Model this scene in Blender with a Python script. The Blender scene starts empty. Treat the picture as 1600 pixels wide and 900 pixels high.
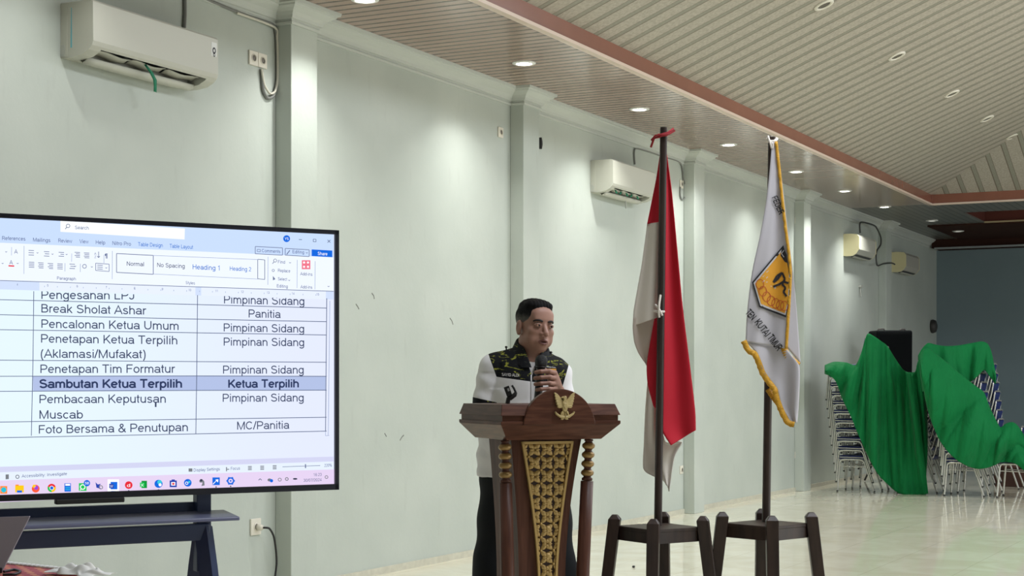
import bpy, bmesh, math, random
import numpy as np
from mathutils import Vector, Matrix
from mathutils.bvhtree import BVHTree
random.seed(7)
np.random.seed(7)
scn = bpy.context.scene
COL = scn.collection

# ------------------------------------------------------------------ camera
F = 2500.0                      # focal length in pixels of the 1600 px frame
TH = math.radians(27.06)        # angle between the optical axis and the long wall
CH = 1.37                       # camera height
CT, ST = math.cos(TH), math.sin(TH)
WALL = 6.086                    # long wall plane y
ZC = 3.83                       # soffit height
RZ = TH - math.pi/2             # local x = camera right, local y = away from camera
cam_d = bpy.data.cameras.new('camera')
cam = bpy.data.objects.new('camera', cam_d); COL.objects.link(cam)
cam.location = (0, 0, CH)
cam.rotation_euler = (math.pi/2, 0, RZ)
cam_d.sensor_width = 36.0
cam_d.lens = F/1600*36.0
cam_d.shift_y = 150/1600
cam_d.clip_end = 200
scn.camera = cam

# ------------------------------------------------------------------ exposure, world, added fill lights
scn.view_settings.view_transform = 'Standard'
scn.view_settings.look = 'None'
scn.view_settings.exposure = 0.12
scn.view_settings.gamma = 1.0
scn.view_settings.use_curve_mapping = False
wd = bpy.data.worlds.new('hall'); scn.world = wd; wd.use_nodes = True
wd.node_tree.nodes['Background'].inputs[0].default_value = (0.55, 0.65, 0.7, 1)
wd.node_tree.nodes['Background'].inputs[1].default_value = 0.3

DOWN_W = 10.5
def area(name, loc, size, power, color, rot=(0, 0, 0), sy=None, spread=180):
    l = bpy.data.lights.new(name, 'AREA'); l.energy = power; l.color = color
    l.size = size
    if sy: l.shape = 'RECTANGLE'; l.size_y = sy
    l.spread = math.radians(spread)
    o = bpy.data.objects.new(name, l); COL.objects.link(o)
    o.location = loc; o.rotation_euler = rot
    return o
# unseen fill panels added over the hall to brighten wall, floor and speaker
HC = (0.90, 0.93, 1.0)
area('hall_fill', (9.0, -0.8, 5.3), 6.0, 200, HC, sy=2.0)
area('hall_fill', (6.0, 0.9, 5.2), 1.6, 120, HC, sy=1.2)
area('hall_fill', (15.5, -1.5, 5.6), 4.0, 540, HC, sy=4)
# long frontal fill added before the closed opposite wall, no doors there
area('side_fill', (15.0, -9.7, 2.0), 20.0, 430, (0.92, 0.95, 1.0), rot=(math.pi/2, 0, 0), sy=3.2)
# weak cool fill added at the near end for the bluish left wall
area('side_fill', (-3.3, 2.2, 2.0), 3.0, 14, (0.80, 0.92, 1.0), rot=(0, math.radians(-90), 0), sy=2.4)

# ------------------------------------------------------------------ helpers
def lin(c):
    r = []
    for v in c:
        v = v/255.0
        r.append(v/12.92 if v <= 0.04045 else ((v+0.055)/1.055)**2.4)
    return (r[0], r[1], r[2], 1.0)

def W(px, py, d):
    X = (px-800)/F*d
    return Vector((d*CT+X*ST, d*ST-X*CT, CH-(py-600)/F*d))
def onplane_y(px, py, y):       # point on a plane parallel to the long wall
    k = (px-800)/F
    d = y/(ST-k*CT)
    return W(px, py, d)
def onz(px, py, z):
    d = (CH-z)*F/(py-600)
    return W(px, py, d)
def loc_cam(px, py, d, base, d0):   # local camera-aligned coordinates about a base x, depth
    return ((px-800)/F*d-base, d-d0, CH-(py-600)/F*d)

MATS = {}
def mat(name, col, rough=0.5, metal=0.0, spec=0.5, noise=0.0, nscale=8.0, bump=0.0, bscale=60.0, coat=0.0, sheen=0.0):
    if name in MATS: return MATS[name]
    m = bpy.data.materials.new(name); m.use_nodes = True
    nt = m.node_tree; b = nt.nodes['Principled BSDF']
    c = lin(col)
    b.inputs['Base Color'].default_value = c
    b.inputs['Roughness'].default_value = rough
    b.inputs['Metallic'].default_value = metal
    b.inputs['Specular IOR Level'].default_value = spec
    b.inputs['Coat Weight'].default_value = coat
    b.inputs['Sheen Weight'].default_value = sheen
    if noise or bump:
        tc = nt.nodes.new('ShaderNodeTexCoord')
    if noise:
        n = nt.nodes.new('ShaderNodeTexNoise'); n.inputs['Scale'].default_value = nscale; n.inputs['Detail'].default_value = 5
        nt.links.new(tc.outputs['Object'], n.inputs['Vector'])
        mx = nt.nodes.new('ShaderNodeMix'); mx.data_type = 'RGBA'
        mx.inputs[6].default_value = tuple(max(0, v*(1-noise)) for v in c[:3])+(1,)
        mx.inputs[7].default_value = tuple(min(1, v*(1+noise)) for v in c[:3])+(1,)
        nt.links.new(n.outputs['Fac'], mx.inputs[0]); nt.links.new(mx.outputs[2], b.inputs['Base Color'])
    if bump:
        n2 = nt.nodes.new('ShaderNodeTexNoise'); n2.inputs['Scale'].default_value = bscale
        nt.links.new(tc.outputs['Object'], n2.inputs['Vector'])
        bp = nt.nodes.new('ShaderNodeBump'); bp.inputs['Strength'].default_value = bump; bp.inputs['Distance'].default_value = 0.01
        nt.links.new(n2.outputs['Fac'], bp.inputs['Height']); nt.links.new(bp.outputs[0], b.inputs['Normal'])
    MATS[name] = m
    return m
def emit(name, col, s=1.0):
    if name in MATS: return MATS[name]
    m = bpy.data.materials.new(name); m.use_nodes = True
    nt = m.node_tree; nt.nodes.remove(nt.nodes['Principled BSDF'])
    e = nt.nodes.new('ShaderNodeEmission'); e.inputs[0].default_value = lin(col); e.inputs[1].default_value = s
    nt.links.new(e.outputs[0], nt.nodes['Material Output'].inputs[0])
    MATS[name] = m
    return m
class NT:      # tiny node helper
    def __init__(s, name, rough=0.5, spec=0.5):
        s.m = bpy.data.materials.new(name); s.m.use_nodes = True; s.nt = s.m.node_tree
        s.b = s.nt.nodes['Principled BSDF']; s.b.inputs['Roughness'].default_value = rough
        s.b.inputs['Specular IOR Level'].default_value = spec
        tc = s.nt.nodes.new('ShaderNodeTexCoord'); s.co = tc.outputs['Object']
        sp = s.nt.nodes.new('ShaderNodeSeparateXYZ'); s.nt.links.new(s.co, sp.inputs[0])
        s.x, s.y, s.z = sp.outputs
        MATS[name] = s.m
    def ln(s, a, b): s.nt.links.new(a, b)
    def mth(s, op, a, b=None, c=None, clamp=False):
        n = s.nt.nodes.new('ShaderNodeMath'); n.operation = op; n.use_clamp = clamp
        for i, v in enumerate((a, b, c)):
            if v is None: continue
            if isinstance(v, (int, float)): n.inputs[i].default_value = v
            else: s.ln(v, n.inputs[i])
        return n.outputs[0]
    def noise(s, scale, detail=4, vec=None, dist=0.0, sc3=None):
        n = s.nt.nodes.new('ShaderNodeTexNoise'); n.inputs['Scale'].default_value = scale
        n.inputs['Detail'].default_value = detail; n.inputs['Distortion'].default_value = dist
        v = vec or s.co
        if sc3:
            mp = s.nt.nodes.new('ShaderNodeMapping'); mp.inputs['Scale'].default_value = sc3
            s.ln(v, mp.inputs[0]); v = mp.outputs[0]
        s.ln(v, n.inputs['Vector']); return n.outputs['Fac']
    def mix(s, f, a, b):
        n = s.nt.nodes.new('ShaderNodeMix'); n.data_type = 'RGBA'
        if isinstance(f, (int, float)): n.inputs[0].default_value = f
        else: s.ln(f, n.inputs[0])
        for i, v in ((6, a), (7, b)):
            if isinstance(v, tuple): n.inputs[i].default_value = lin(v)
            else: s.ln(v, n.inputs[i])
        return n.outputs[2]
    def ramp(s, f, lo, hi):
        n = s.nt.nodes.new('ShaderNodeMapRange'); n.inputs[1].default_value = lo; n.inputs[2].default_value = hi
        n.interpolation_type = 'SMOOTHSTEP'
        s.ln(f, n.inputs[0]); return n.outputs[0]
    def color(s, c): s.ln(c, s.b.inputs['Base Color'])
    def rough(s, c): s.ln(c, s.b.inputs['Roughness'])
    def bump(s, h, strength=0.3, dist=0.01):
        n = s.nt.nodes.new('ShaderNodeBump'); n.inputs['Strength'].default_value = strength; n.inputs['Distance'].default_value = dist
        s.ln(h, n.inputs['Height']); s.ln(n.outputs[0], s.b.inputs['Normal'])

def tag(o, label=None, cat=None, group=None, kind=None):
    if label: o['label'] = label
    if cat: o['category'] = cat
    if group: o['group'] = group
    if kind: o['kind'] = kind
    return o
def thing(name, label, cat, loc=(0, 0, 0), rz=0.0, group=None):
    o = bpy.data.objects.new(name, None); COL.objects.link(o)
    o.empty_display_size = 0.1
    o.location = loc; o.rotation_euler = (0, 0, rz)
    return tag(o, label, cat, group)
def copy_tree(o, parent=None):
    c = o.copy(); COL.objects.link(c)
    if parent is not None: c.parent = parent
    for ch in list(o.children): copy_tree(ch, c)
    return c

class MB:
    def __init__(s): s.v = []; s.f = []; s.m = []; s.s = []
    def add(s, vs, fs, mi=0, smooth=False):
        b = len(s.v); s.v += [tuple(v) for v in vs]
        for f in fs:
            s.f.append(tuple(b+i for i in f)); s.m.append(mi); s.s.append(smooth)
        return s
    def box(s, c, d, mi=0, R=None):
        x, y, z = d[0]/2, d[1]/2, d[2]/2
        vs = [Vector(p) for p in ((-x,-y,-z),(x,-y,-z),(x,y,-z),(-x,y,-z),(-x,-y,z),(x,-y,z),(x,y,z),(-x,y,z))]
        if R is not None: vs = [R @ v for v in vs]
        return s.add([v+Vector(c) for v in vs], [(0,3,2,1),(4,5,6,7),(0,1,5,4),(1,2,6,5),(2,3,7,6),(3,0,4,7)], mi)
    def frustum(s, lo, hi, z0, z1, mi=0):      # lo/hi = (x0,y0,x1,y1)
        vs = [(lo[0],lo[1],z0),(lo[2],lo[1],z0),(lo[2],lo[3],z0),(lo[0],lo[3],z0),
              (hi[0],hi[1],z1),(hi[2],hi[1],z1),(hi[2],hi[3],z1),(hi[0],hi[3],z1)]
        return s.add(vs, [(0,3,2,1),(4,5,6,7),(0,1,5,4),(1,2,6,5),(2,3,7,6),(3,0,4,7)], mi)
    def prism(s, poly, t0, t1, fn, mi=0, smooth=False):    # fn(a,b,t)->xyz
        n = len(poly)
        vs = [fn(a, b, t0) for a, b in poly]+[fn(a, b, t1) for a, b in poly]
        s.add(vs, [tuple(range(n))[::-1], tuple(range(n, 2*n))], mi)
        return s.add(vs, [(i, (i+1) % n, n+(i+1) % n, n+i) for i in range(n)], mi, smooth)
    def tube(s, pts, r, n=8, mi=0, cap=True, smooth=True, squash=None):
        pts = [Vector(p) for p in pts]; k = len(pts)
        rs = r if isinstance(r, (list, tuple)) else [r]*k
        vs = []; up = None
        for i in range(k):
            t = (pts[min(i+1, k-1)]-pts[max(i-1, 0)])
            t = t.normalized() if t.length > 1e-9 else Vector((0, 0, 1))
            if up is None:
                up = Vector((0, 0, 1)) if abs(t.z) < 0.9 else Vector((1, 0, 0))
            a = (up-t*up.dot(t)); a = a.normalized() if a.length > 1e-6 else t.orthogonal().normalized()
            b = t.cross(a); up = a
            for j in range(n):
                q = 2*math.pi*j/n
                vs.append(pts[i]+(a*math.cos(q)+b*math.sin(q)*(squash or 1))*rs[i])
        fs = [(i*n+j, i*n+(j+1) % n, (i+1)*n+(j+1) % n, (i+1)*n+j) for i in range(k-1) for j in range(n)]
        s.add(vs, fs, mi, smooth)
        if cap: s.add(vs, [tuple(range(n))[::-1], tuple(range((k-1)*n, k*n))], mi)
        return s
    def lathe(s, prof, o=(0, 0, 0), n=24, mi=0, R=None, smooth=True, cap=True):
        vs = []
        for r, z in prof:
            for j in range(n):
                q = 2*math.pi*j/n
                p = Vector((r*math.cos(q), r*math.sin(q), z))
                if R is not None: p = R @ p
                vs.append(p+Vector(o))
        k = len(prof)
        fs = [(i*n+j, i*n+(j+1) % n, (i+1)*n+(j+1) % n, (i+1)*n+j) for i in range(k-1) for j in range(n)]
        s.add(vs, fs, mi, smooth)
        return s.add(vs, [tuple(range(n))[::-1], tuple(range((k-1)*n, k*n))], mi) if cap else s
    def grid(s, rows, mi=0, smooth=True):
        k = len(rows); n = len(rows[0])
        vs = [p for r in rows for p in r]
        return s.add(vs, [(i*n+j, i*n+j+1, (i+1)*n+j+1, (i+1)*n+j) for i in range(k-1) for j in range(n-1)], mi, smooth)
    def ball(s, c, r, mi=0, n=12):
        r = r if isinstance(r, (tuple, list)) else (r, r, r)
        pr = []
        for i in range(n//2+1):
            q = -math.pi/2+math.pi*i/(n//2)
            pr.append((max(1e-4, math.cos(q)), math.sin(q)))
        R = Matrix.Diagonal(Vector(r))
        return s.lathe(pr, c, n, mi, R)
    def build(s, name, mats, parent=None, bevel=0, solid=0, sub=0, seg=2, weld=False, autosmooth=False, off=-1.0):
        me = bpy.data.meshes.new(name)
        me.from_pydata(s.v, [], s.f)
        if not isinstance(mats, (list, tuple)): mats = [mats]
        for m in mats: me.materials.append(m)
        me.polygons.foreach_set('material_index', s.m)
        me.polygons.foreach_set('use_smooth', s.s)
        if weld or bevel:
            bm = bmesh.new(); bm.from_mesh(me); bmesh.ops.remove_doubles(bm, verts=bm.verts, dist=1e-5)
            bm.to_mesh(me); bm.free()
        me.update()
        o = bpy.data.objects.new(name, me); COL.objects.link(o)
        if parent is not None: o.parent = parent
        if solid:
            md = o.modifiers.new('thickness', 'SOLIDIFY'); md.thickness = solid; md.offset = off
        if bevel:
            md = o.modifiers.new('edges', 'BEVEL'); md.width = bevel; md.segments = seg; md.limit_method = 'ANGLE'; md.angle_limit = math.radians(35)
        if sub:
            md = o.modifiers.new('smooth', 'SUBSURF'); md.levels = sub; md.render_levels = sub
        return o
def struct(o): o['kind'] = 'structure'; return o

def interp(poly, t):            # point on polyline by equal parameter, smoothed
    n = len(poly)-1
    x = min(max(t, 0), 1)*n; i = min(int(x), n-1); u = x-i
    p0 = poly[max(i-1, 0)]; p1 = poly[i]; p2 = poly[i+1]; p3 = poly[min(i+2, n)]
    r = []
    for a, b, c, d in zip(p0, p1, p2, p3):
        m1 = (c-a)/2*0.75; m2 = (d-b)/2*0.75
        h = u*u; g = h*u
        r.append((2*g-3*h+1)*b+(g-2*h+u)*m1+(-2*g+3*h)*c+(g-h)*m2)
    return r

# ---- writing: plain monoline letters, cap height 1, each a list of strokes
def AR(cx, cy, rx, ry, a0, a1):
    n_ = max(3, int(abs(a1-a0)/18))
    return [(cx+rx*math.cos(math.radians(a0+(a1-a0)*i/n_)), cy+ry*math.sin(math.radians(a0+(a1-a0)*i/n_))) for i in range(n_+1)]
xh = 0.725
GL = {
 ' ': (0.39, []),
 'A': (0.93, [[(0.03, 0), (0.465, 0.98), (0.90, 0)], [(0.18, 0.33), (0.75, 0.33)]]),
 'B': (0.93, [[(0.16, 0), (0.16, 1)], [(0.16, 0.94), (0.48, 0.94)]+AR(0.48, 0.735, 0.27, 0.205, 80, -80)+[(0.16, 0.53)], [(0.5, 0.53)]+AR(0.52, 0.295, 0.30, 0.235, 80, -80)+[(0.16, 0.06)]]),
 'C': (1.0, [AR(0.50, 0.5, 0.40, 0.44, 38, 322)]),
 'D': (1.0, [[(0.16, 0), (0.16, 1)], [(0.16, 0.94), (0.42, 0.94)]+AR(0.45, 0.5, 0.42, 0.44, 80, -80)+[(0.16, 0.06)]]),
 'E': (0.93, [[(0.16, 0), (0.16, 1)], [(0.16, 0.94), (0.84, 0.94)], [(0.16, 0.52), (0.79, 0.52)], [(0.16, 0.06), (0.86, 0.06)]]),
 'F': (0.85, [[(0.16, 0), (0.16, 1)], [(0.16, 0.94), (0.80, 0.94)], [(0.16, 0.51), (0.72, 0.51)]]),
 'H': (1.0, [[(0.16, 0), (0.16, 1)], [(0.84, 0), (0.84, 1)], [(0.16, 0.53), (0.84, 0.53)]]),
 'I': (0.39, [[(0.195, 0), (0.195, 1)]]),
 'J': (0.70, [[(0.52, 1), (0.52, 0.3)]+AR(0.29, 0.28, 0.23, 0.22, 0, -170)]),
 'K': (0.93, [[(0.16, 0), (0.16, 1)], [(0.83, 1), (0.16, 0.34)], [(0.38, 0.56), (0.88, 0)]]),
 'L': (0.78, [[(0.16, 1), (0.16, 0)], [(0.16, 0.06), (0.74, 0.06)]]),
 'M': (1.16, [[(0.15, 0), (0.15, 1)], [(0.15, 0.98), (0.58, 0.03), (1.01, 0.98)], [(1.01, 0), (1.01, 1)]]),
 'N': (1.0, [[(0.16, 0), (0.16, 1)], [(0.17, 0.97), (0.83, 0.03)], [(0.84, 0), (0.84, 1)]]),
 'P': (0.93, [[(0.16, 0), (0.16, 1)], [(0.16, 0.94), (0.52, 0.94)]+AR(0.53, 0.69, 0.30, 0.25, 80, -80)+[(0.16, 0.44)]]),
 'R': (1.0, [[(0.16, 0), (0.16, 1)], [(0.16, 0.94), (0.56, 0.94)]+AR(0.57, 0.71, 0.29, 0.23, 80, -80)+[(0.16, 0.48)], [(0.50, 0.48), (0.68, 0.36), (0.91, 0)]]),
 'S': (0.93, [AR(0.46, 0.735, 0.30, 0.205, 20, 265)+AR(0.47, 0.285, 0.34, 0.225, 85, -165)]),
 'T': (0.85, [[(0.425, 0), (0.425, 0.94)], [(0.03, 0.94), (0.82, 0.94)]]),
 'U': (1.0, [[(0.15, 1), (0.15, 0.4)]+AR(0.50, 0.38, 0.35, 0.32, 180, 360)+[(0.85, 1)]]),
 'V': (0.93, [[(0.04, 1), (0.465, 0.03), (0.89, 1)]]),
 'W': (1.32, [[(0.05, 1), (0.34, 0.03), (0.66, 0.97), (0.98, 0.03), (1.27, 1)]]),
 'X': (0.93, [[(0.06, 1), (0.87, 0)], [(0.87, 1), (0.06, 0)]]),
 'Y': (0.93, [[(0.05, 1), (0.465, 0.43), (0.88, 1)], [(0.465, 0.43), (0.465, 0)]]),
 'Z': (0.85, [[(0.08, 0.94), (0.76, 0.94), (0.07, 0.06), (0.79, 0.06)]]),
 'a': (0.777, [AR(0.38, 0.50, 0.26, 0.17, 165, 10)+[(0.64, 0.2), (0.69, 0)], AR(0.36, 0.225, 0.27, 0.165, 0, 360)]),
 'b': (0.777, [[(0.14, 0), (0.14, 1)], AR(0.41, 0.365, 0.27, 0.305, 0, 360)]),
 'c': (0.70, [AR(0.38, 0.365, 0.28, 0.305, 45, 315)]),
 'd': (0.777, [[(0.64, 0), (0.64, 1)], AR(0.37, 0.365, 0.27, 0.305, 0, 360)]),
 'e': (0.777, [[(0.11, 0.38), (0.66, 0.38)], AR(0.39, 0.365, 0.285, 0.305, 3, 318)]),
 'f': (0.39, [[(0.19, 0), (0.19, 0.78)]+AR(0.34, 0.80, 0.15, 0.15, 170, 75), [(0.02, 0.665), (0.37, 0.665)]]),
 'g': (0.777, [AR(0.37, 0.365, 0.27, 0.305, 0, 360), [(0.64, xh), (0.64, -0.06)]+AR(0.38, -0.05, 0.26, 0.18, -10, -160)]),
 'h': (0.777, [[(0.14, 0), (0.14, 1)], AR(0.39, 0.42, 0.25, 0.25, 175, 5)+[(0.64, 0)]]),
 'i': (0.31, [[(0.155, 0), (0.155, xh)], [(0.155, 0.87), (0.155, 1)]]),
 'k': (0.70, [[(0.14, 0), (0.14, 1)], [(0.61, xh), (0.14, 0.27)], [(0.29, 0.42), (0.64, 0)]]),
 'l': (0.31, [[(0.155, 0), (0.155, 1)]]),
 'm': (1.163, [[(0.14, 0), (0.14, xh)], AR(0.36, 0.45, 0.22, 0.22, 175, 5)+[(0.58, 0)], AR(0.80, 0.45, 0.22, 0.22, 175, 5)+[(1.02, 0)]]),
 'n': (0.777, [[(0.14, 0), (0.14, xh)], AR(0.39, 0.42, 0.25, 0.25, 175, 5)+[(0.64, 0)]]),
 'o': (0.777, [AR(0.39, 0.365, 0.285, 0.305, 0, 360)]),
 'p': (0.777, [[(0.14, -0.28), (0.14, xh)], AR(0.41, 0.365, 0.27, 0.305, 0, 360)]),
 'r': (0.465, [[(0.14, 0), (0.14, xh)], AR(0.37, 0.42, 0.23, 0.245, 175, 70)]),
 's': (0.70, [AR(0.35, 0.52, 0.21, 0.145, 15, 262)+AR(0.35, 0.205, 0.24, 0.15, 85, -165)]),
 't': (0.39, [[(0.18, 0.94), (0.18, 0.18)]+AR(0.29, 0.17, 0.11, 0.11, 185, 280), [(0.02, 0.665), (0.36, 0.665)]]),
 'u': (0.777, [[(0.14, xh), (0.14, 0.3)]+AR(0.39, 0.31, 0.25, 0.25, 185, 355), [(0.64, 0), (0.64, xh)]]),
 'v': (0.70, [[(0.04, xh), (0.35, 0.03), (0.66, xh)]]),
 'w': (1.0, [[(0.04, xh), (0.26, 0.03), (0.50, xh-0.03), (0.74, 0.03), (0.96, xh)]]),
 'y': (0.70, [[(0.05, xh), (0.36, 0.02)], [(0.66, xh), (0.32, -0.14), (0.24, -0.22), (0.10, -0.22)]]),
 '0': (0.777, [AR(0.39, 0.5, 0.275, 0.44, 0, 360)]), '1': (0.777, [[(0.16, 0.74), (0.42, 0.96), (0.42, 0)]]),
 '2': (0.777, [AR(0.38, 0.70, 0.27, 0.24, 165, -35)+[(0.08, 0.06), (0.68, 0.06)]]),
 '3': (0.777, [AR(0.37, 0.73, 0.25, 0.21, 160, -90)+AR(0.37, 0.29, 0.29, 0.23, 90, -160)]),
 '4': (0.777, [[(0.70, 0.27), (0.06, 0.27), (0.51, 0.96), (0.51, 0)]]), '5': (0.777, [[(0.66, 0.94), (0.22, 0.94), (0.15, 0.48)]+AR(0.38, 0.33, 0.28, 0.27, 125, -150)]),
 '6': (0.777, [AR(0.40, 0.5, 0.29, 0.44, 45, 180)+[(0.11, 0.3)], AR(0.39, 0.32, 0.27, 0.26, 0, 360)]), '7': (0.777, [[(0.07, 0.93), (0.68, 0.93), (0.40, 0.4), (0.30, 0)]]),
 '8': (0.777, [AR(0.39, 0.73, 0.23, 0.21, 0, 360), AR(0.39, 0.29, 0.28, 0.23, 0, 360)]), '9': (0.777, [AR(0.38, 0.66, 0.27, 0.28, 0, 360), AR(0.37, 0.5, 0.29, 0.44, 0, -135)]),
 '(': (0.465, [AR(0.52, 0.36, 0.36, 0.72, 118, 242)]), ')': (0.465, [AR(-0.05, 0.36, 0.36, 0.72, 62, -62)]), '/': (0.39, [[(0.02, -0.02), (0.37, 1.02)]]),
 ':': (0.39, [[(0.195, 0.0), (0.195, 0.13)], [(0.195, 0.58), (0.195, 0.71)]]), '-': (0.465, [[(0.06, 0.36), (0.41, 0.36)]]),
 '%': (1.24, [AR(0.28, 0.74, 0.18, 0.22, 0, 360), AR(0.96, 0.24, 0.18, 0.22, 0, 360), [(0.32, 0), (0.92, 1)]]),
 '&': (0.93, [[(0.88, 0), (0.30, 0.66)]+AR(0.42, 0.79, 0.17, 0.16, 200, -40)+AR(0.40, 0.26, 0.30, 0.22, 110, 300)+[(0.74, 0.24), (0.80, 0.46)]]),
 '¶': (0.75, [AR(0.36, 0.72, 0.24, 0.24, 90, 270), [(0.36, 1), (0.36, -0.1)], [(0.55, 1), (0.55, -0.1)], [(0.34, 0.95), (0.66, 0.95)], [(0.28, 0.62), (0.28, 0.84)]]),
}
def text_geo(body, bold=False):
    vs = []; fs = []; x = 0.0; w = 0.195 if bold else 0.128
    for ch in body:
        adv, strokes = GL[ch]
        for P in strokes:
            b = len(vs); n_ = len(P); closed = n_ > 8 and math.hypot(P[0][0]-P[-1][0], P[0][1]-P[-1][1]) < 1e-6
            for i in range(n_):
                p0 = P[i-1] if i else (P[-2] if closed else P[0]); p2 = P[i+1] if i < n_-1 else (P[1] if closed else P[-1]); p1 = P[i]
                a = Vector((p1[0]-p0[0], p1[1]-p0[1])); c = Vector((p2[0]-p1[0], p2[1]-p1[1]))
                if a.length < 1e-9: a = c
                if c.length < 1e-9: c = a
                a.normalize(); c.normalize()
                nn_ = Vector((-a.y-c.y, a.x+c.x))
                if nn_.length < 1e-6: nn_ = Vector((-a.y, a.x))
                nn_.normalize(); k = min(1.8, 1/max(0.35, nn_.dot(Vector((-a.y, a.x)))))*w/2
                vs += [(x+p1[0]+nn_.x*k, p1[1]+nn_.y*k, 0), (x+p1[0]-nn_.x*k, p1[1]-nn_.y*k, 0)]
            fs += [(b+2*i, b+2*i+1, b+2*i+3, b+2*i+2) for i in range(n_-1)]
        x += adv
    return vs, fs
CAP = 1.0


# ---- signed distance sculpting
class Sculpt:
    def __init__(s, xs, ys, zs):
        s.a = [np.asarray(q, dtype=np.float32) for q in (xs, ys, zs)]
        s.D = np.full([len(q) for q in s.a], 0.5, dtype=np.float32)
    def reg(s, lo, hi):
        sl = []
        for q, l, h in zip(s.a, lo, hi):
            i = max(0, int(np.searchsorted(q, l))-1); j = min(len(q), int(np.searchsorted(q, h))+1)
            sl.append(slice(i, max(j, i+1)))
        X = s.a[0][sl[0]][:, None, None]; Y = s.a[1][sl[1]][None, :, None]; Z = s.a[2][sl[2]][None, None, :]
        return tuple(sl), X, Y, Z
    def comb(s, sl, d, k, op):
        A = s.D[sl]
        if op == 'u':
            if k > 0:
                h = np.clip(0.5+0.5*(A-d)/k, 0, 1); r = A*(1-h)+d*h-k*h*(1-h)
            else: r = np.minimum(A, d)
        elif op == 's':
            d = -d
            if k > 0:
                h = np.clip(0.5-0.5*(A-d)/k, 0, 1); r = A*(1-h)+d*h+k*h*(1-h)
            else: r = np.maximum(A, d)
        s.D[sl] = r
    def ell(s, c, r, k=0.02, op='u', M=None, O=None):
        """ellipsoid; with M,O the centre is given in a local frame (columns of M are its axes)"""
        c = np.array(c, float); r = np.array(r, float)
        if M is None: M = np.eye(3); O = np.zeros(3)
        wc = O+M@c; pad = r.max()+k+0.02
        sl, X, Y, Z = s.reg(wc-pad, wc+pad)
        X = X-wc[0]; Y = Y-wc[1]; Z = Z-wc[2]
        q = [X*M[0, i]+Y*M[1, i]+Z*M[2, i] for i in range(3)]
        k0 = np.sqrt(sum((q[i]/r[i])**2 for i in range(3)))
        k1 = np.sqrt(sum((q[i]/r[i]**2)**2 for i in range(3)))+1e-9
        s.comb(sl, k0*(k0-1)/k1, k, op)
    def cap(s, a, b, ra, rb=None, k=0.02, op='u', M=None, O=None, flat=None):
        rb = ra if rb is None else rb
        a = np.array(a, float); b = np.array(b, float)
        if M is not None: a = O+M@a; b = O+M@b
        pad = max(ra, rb)+k+0.02
        sl, X, Y, Z = s.reg(np.minimum(a, b)-pad, np.maximum(a, b)+pad)
        ba = b-a; L = float(ba@ba)+1e-12
        X = X-a[0]; Y = Y-a[1]; Z = Z-a[2]
        h = np.clip((X*ba[0]+Y*ba[1]+Z*ba[2])/L, 0, 1)
        d = np.sqrt((X-h*ba[0])**2+(Y-h*ba[1])**2+(Z-h*ba[2])**2)-(ra+(rb-ra)*h)
        s.comb(sl, d, k, op)
    def cut(s, p, n, k=0.0):        # remove the half space on the side of n
        sl = (slice(None),)*3
        X = s.a[0][:, None, None]; Y = s.a[1][None, :, None]; Z = s.a[2][None, None, :]
        n = np.array(n, float); n /= np.linalg.norm(n)
        d = -((X-p[0])*n[0]+(Y-p[1])*n[1]+(Z-p[2])*n[2])
        s.comb(sl, d+0*s.D, k, 's')
    def coords(s):
        return s.a[0][:, None, None], s.a[1][None, :, None], s.a[2][None, None, :]
    def mesh(s):
        D = s.D; xs, ys, zs = s.a
        S = D < 0
        c = [S[i:S.shape[0]-1+i, j:S.shape[1]-1+j, k:S.shape[2]-1+k] for i in (0, 1) for j in (0, 1) for k in (0, 1)]
        any_ = c[0].copy(); all_ = c[0].copy()
        for q in c[1:]: any_ |= q; all_ &= q
        I, J, K = np.nonzero(any_ & ~all_)
        n = len(I); val = {}; pos = {}
        for i in (0, 1):
            for j in (0, 1):
                for k in (0, 1):
                    val[i, j, k] = D[I+i, J+j, K+k]
                    pos[i, j, k] = np.stack([xs[I+i], ys[J+j], zs[K+k]], 1)
        acc = np.zeros((n, 3)); cnt = np.zeros(n)
        cs = list(val)
        for a in cs:
            for ax in range(3):
                if a[ax]: continue
                b = list(a); b[ax] = 1; b = tuple(b)
                va, vb = val[a], val[b]
                m = (va < 0) != (vb < 0)
                t = np.where(m, va/(va-vb+1e-12), 0)
                p = pos[a]+(pos[b]-pos[a])*t[:, None]
                acc += p*m[:, None]; cnt += m
        V = acc/cnt[:, None]
        idx = np.full(any_.shape, -1, np.int32); idx[I, J, K] = np.arange(n)
        Fs = []
        for ax in range(3):
            o1, o2 = [(1, 2), (2, 0), (0, 1)][ax]
            sh = list(S.shape); sh[ax] -= 1
            A = [slice(None)]*3; B = [slice(None)]*3
            A[ax] = slice(0, -1); B[ax] = slice(1, None)
            ch = S[tuple(A)] != S[tuple(B)]
            E = np.array(np.nonzero(ch)).T
            ok = (E[:, o1] > 0) & (E[:, o2] > 0) & (E[:, o1] < S.shape[o1]-1) & (E[:, o2] < S.shape[o2]-1)
            E = E[ok]
            ins = S[tuple(E.T)]
            def cell(d1, d2):
                q = E.copy(); q[:, o1] += d1; q[:, o2] += d2
                return idx[tuple(q.T)]
            Q = np.stack([cell(-1, -1), cell(0, -1), cell(0, 0), cell(-1, 0)], 1)
            Q[~ins] = Q[~ins][:, ::-1]
            Fs.append(Q)
        Q = np.concatenate(Fs); Q = Q[(Q >= 0).all(1)]
        return V, Q
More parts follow.
